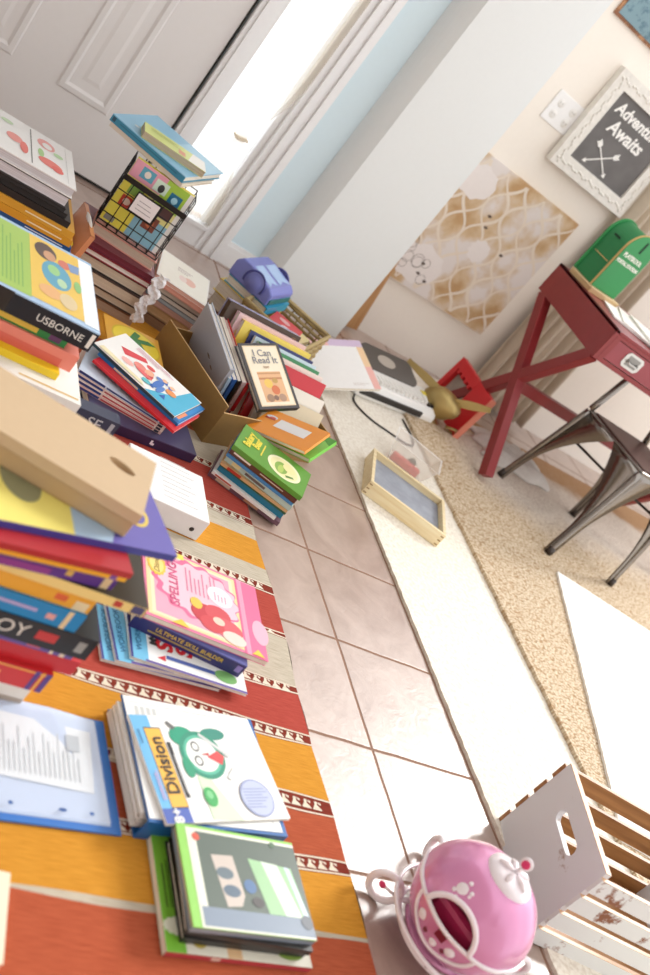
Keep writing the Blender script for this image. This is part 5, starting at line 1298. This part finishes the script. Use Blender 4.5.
stand('white-paged book in front of the red one in the cardboard box', .295, .070, .21, .135, .012, '#f3ece0', 24, -18, spine='N')
stand('cream paperback at the front end of the cardboard box', .300, .046, .20, .105, .010, '#ead9b8', 25, -18, spine='N')
# books facing left
def side(lb, A, B, C, t, cov, **k): return book_on(lb, A, B, C, t, cov, group=GB, **k)
sx = Vector((.020,.004,0))
for i, (lb, t, cov, k) in enumerate((
   ('tall pale grey hardcover leaning against the left wall of the cardboard box', .016, '#b9bfcb', dict(hard=True, pages='#f4f2ee', art=(('ell',.55,.45,.02,.05,'#6a5a4a'),('ell',.5,.3,.02,.04,'#7a6a58')))),
   ('light blue paperback next to the tall pale grey hardcover', .010, '#a9c9e6', {}), ('blue-spined paperback beside the light blue one at the box left', .012, '#2b5ea6', {}), ('black paperback between the blue and the pink books at the box left', .012, '#1c1a1c', {}),
   ('pink-grey paperback beside the thin red book at the box left', .014, '#d3b9bd', {}), ('thin red hardcover at the right end of the left-facing books', .012, '#d1232e', dict(hard=True)))):
    off = Vector((.0175,.006,0))*(i if i == 0 else i*.95+.1); lower = Vector((.0,-.005,-.03))*(0 if i == 0 else 1)
    side(lb, Vector((1.120,2.515,.225))+off+lower, Vector((1.195,2.305,.170))+off+lower, Vector((1.235,2.345,.010))+off, t, cov, **k)
book_on('dark-bordered book titled I Can Read It, leaning in the front of the cardboard box', (1.355,2.475,.232), (1.444,2.302,.163), (1.320,2.250,.124), .018, '#453f3e', group=GB, hard=True, name='hardcover_book',
     art=(('rect',.07,.04,.93,.96,'#f3ddb8'),('rect',.10,.06,.90,.94,'#f8ecd2'),('rect',.22,.10,.80,.56,'#e9b98a'),('rect',.22,.44,.80,.47,'#c98a5a'),('rect',.22,.52,.80,.545,'#d09a6a'),('ell',.42,.38,.10,.07,'#f0c860'),('ell',.55,.28,.10,.07,'#d9784a'),('ell',.36,.16,.09,.06,'#a9866a'),('ell',.66,.16,.09,.06,'#b8937a'),('ell',.6,.42,.07,.04,'#c9a05a'),('ell',.50,.16,.06,.04,'#8a6a58')),
     titles=(('I Can',.50,.84,.030,0,'#8f8f94',0,.0003),('Read It',.52,.73,.030,0,'#8f8f94',0,.0003),('too',.5,.63,.014,0,'#b08a6a')))
book_on('green book behind the orange one, leaning over the front edge of the cardboard box', (1.412,2.315,.105), (1.528,2.172,.182), (1.428,2.075,.145), .012, '#6cc236', group=GB, art=(('rect',.0,.0,1,.12,'#8fd45a'),('poly',((.7,.0),(1,.0),(1,.3)),'#4f9a2c')))
book_on('orange book with a blank white label, leaning over the front edge of the cardboard box', (1.372,2.285,.128), (1.484,2.155,.203), (1.390,2.062,.165), .010, '#ee9630', group=GB, art=(('rect',.40,.20,.74,.72,'#e9e7e6'),('ell',.70,.86,.07,.09,'#d8e2e8'),('ell',.68,.84,.04,.05,'#d05a4a'),('rect',.60,.78,.66,.95,'#b8402a')))

# pile behind the box with the car
Z = .0005
GK = 'books stacked under the purple toy car'
cc = (1.438, 2.965)
for i, (lb, t, c) in enumerate((('dark red book at the bottom of the stack under the purple toy car', .05, '#6a2a30'), ('beige book in the lower half of the stack under the purple toy car', .05, '#c9b59a'),
     ('yellow and red book in the upper half of the stack under the purple toy car', .045, '#e8c84a'), ('turquoise book directly under the purple toy car', .03, '#2a9fc4'))):
    book(lb, .20, .17, t, c, (cc[0]+.01*(i % 2), cc[1], up(t)), 40+3*i, 'C', 'S', True, group=GK)
def car():
    r = thing('toy_car', 'purple-blue boxy toy car on the books behind the cardboard box', 'toy car', (cc[0], cc[1], Z), (0,0,R(-42)))
    pu = mat('#7d84cc', .3); lt = mat('#a9c6ee', .2); dk = mat('#4a4e94', .4)
    W, D, H = .165, .195, .072
    prof = [(-W/2,0),(W/2,0),(W/2,.040),(W/2-.02,.055),(-W/2+.055,H),(-W/2+.018,H),(-W/2,H-.02)]
    M = Matrix(((1,0,0,0),(0,0,1,0),(0,1,0,0),(0,0,0,1)))
    mb = MB(); mb.prism(prof, -D/2, D/2, pu, M); mb.build('body', r, bevel=.006)
    mb = MB()
    sl = Vector((W/2-.02-(-W/2+.055), 0, .055-H))
    for y0, y1 in ((-.082,-.02),(.0,.08)):
        a = Vector((-W/2+.058, 0, H-.001)); vs = [a+Vector((0,y0,.0012)), a+sl*.92+Vector((0,y0,.0012)), a+sl*.75+Vector((0,(y0+y1)/2,.0012)), a+sl*.92+Vector((0,y1,.0012)), a+Vector((0,y1,.0012))]
        mb.add(vs, [(0,1,2,3,4)], lt)
    mb.build('glossy_hood', r)
    for s in (-1, 1):
        mb = MB(); mb.lathe([(.0001,.006),(.024,.006),(.026,.002),(.034,.004),(.036,0)], pu, 32, Matrix.Translation((.01,s*D/2,.034)) @ Matrix.Rotation(R(90)*(-s), 4, 'X')); o = mb.build('wheel', r)
        mb = MB(); mb.tube([(.01+.039*math.cos(t*PI/16), s*(D/2+.002), .034+.039*math.sin(t*PI/16)) for t in range(-2, 19)], .0035, dk, 8); mb.build('wheel_arch', o)
    mb = MB(); mb.box((W/2,-D/2+.01,.006),(W/2+.004,D/2-.01,.024), mat('#1f7a78', .4)); mb.build('bumper', r)
car()

# woven basket with papers
def basket():
    c = Vector((1.515,2.875,0)); a = R(52)
    r = thing('wicker_basket', 'square woven basket holding papers, beside the pillar and behind the cardboard box', 'basket', c+Vector((.035,-.005,.0005)), (0,0,a))
    wk = mat('#c3ab78', .7, 0, .3); wk2 = mat('#a98e58', .7, 0, .3); W, D, H = .30, .24, .17; n = 9
    for nm, p0, p1 in (('woven_side',(-W/2,-D/2),(W/2,-D/2)),('woven_side',(W/2,-D/2),(W/2,D/2)),('woven_side',(W/2,D/2),(-W/2,D/2)),('woven_side',(-W/2,D/2),(-W/2,-D/2))):
        mb = MB(); P0, P1 = Vector((*p0,0)), Vector((*p1,0)); L = (P1-P0).length; d = (P1-P0)/L; nn = Vector((-d.y, d.x, 0)); k = int(L/.028)
        for j in range(n):
            z = .01+j*(H-.02)/(n-1)
            mb.tube([P0+d*(L*i/(k*4))+nn*.003*math.sin(PI*i/4+PI*j)+Vector((0,0,z)) for i in range(k*4+1)], .0062, wk if j % 2 else wk2, 6)
        for i in range(k+1): mb.tube([P0+d*(L*i/k), P0+d*(L*i/k)+Vector((0,0,H))], .003, wk2, 6)
        mb.build(nm, r)
    mb = MB(); mb.tube([(-W/2,-D/2,H),(W/2,-D/2,H),(W/2,D/2,H),(-W/2,D/2,H)], .008, wk, 8, True); mb.build('rim', r)
    mb = MB(); mb.box((-W/2,-D/2,0),(W/2,D/2,.006), wk2); mb.build('base', r)
    return r, c, a
bk, bc, ba = basket()
def bpt(u, v): return (bc.x+u*math.cos(ba)-v*math.sin(ba), bc.y+u*math.sin(ba)+v*math.cos(ba))
x, y = bpt(.01,-.04)
book('stack of white sheets lying inside the woven basket', .20, .15, .10, '#f1ebe0', (x, y, .0075), 52, 'C', 'S', name='paper_stack', cat='paper', pages='#f3ece0')
x, y = bpt(.01,-.05)
book('cream book lying on the white sheets in the woven basket', .17, .13, .03, '#f2e2a8', (x, y, .109), 49, 'C', 'S', hard=True)
x, y = bpt(-.01,-.04)
book('red patterned booklet on top inside the woven basket', .13, .11, .014, '#d8323a', (x, y, .140), 58, 'C', 'S', art=(('ell',.3,.4,.15,.2,'#f0e0d8'),('ell',.7,.6,.12,.2,'#e9b0b0')))

# tilted letter pad against the laminating machine
book_on('white letter pad with a pastel border, propped up between the basket and the laminating machine', (1.945,3.085,.158), (2.005,2.862,.120), (1.745,2.800,.022), .012, '#f6f2ee', name='letter_pad', cat='paper pad', spine=None,
     art=(('rect',0,.86,.5,1,'#f3c0ba'),('rect',.5,.86,1,1,'#d9c2dc'),('rect',.9,.45,1,.86,'#f4d0a4'),('rect',.9,.0,1,.45,'#f2b9b0'),('rect',.0,.0,.9,.86,'#f8f5f2'),('lines',.62,.06,.86,.12,2,'u','#d9cfc8')))
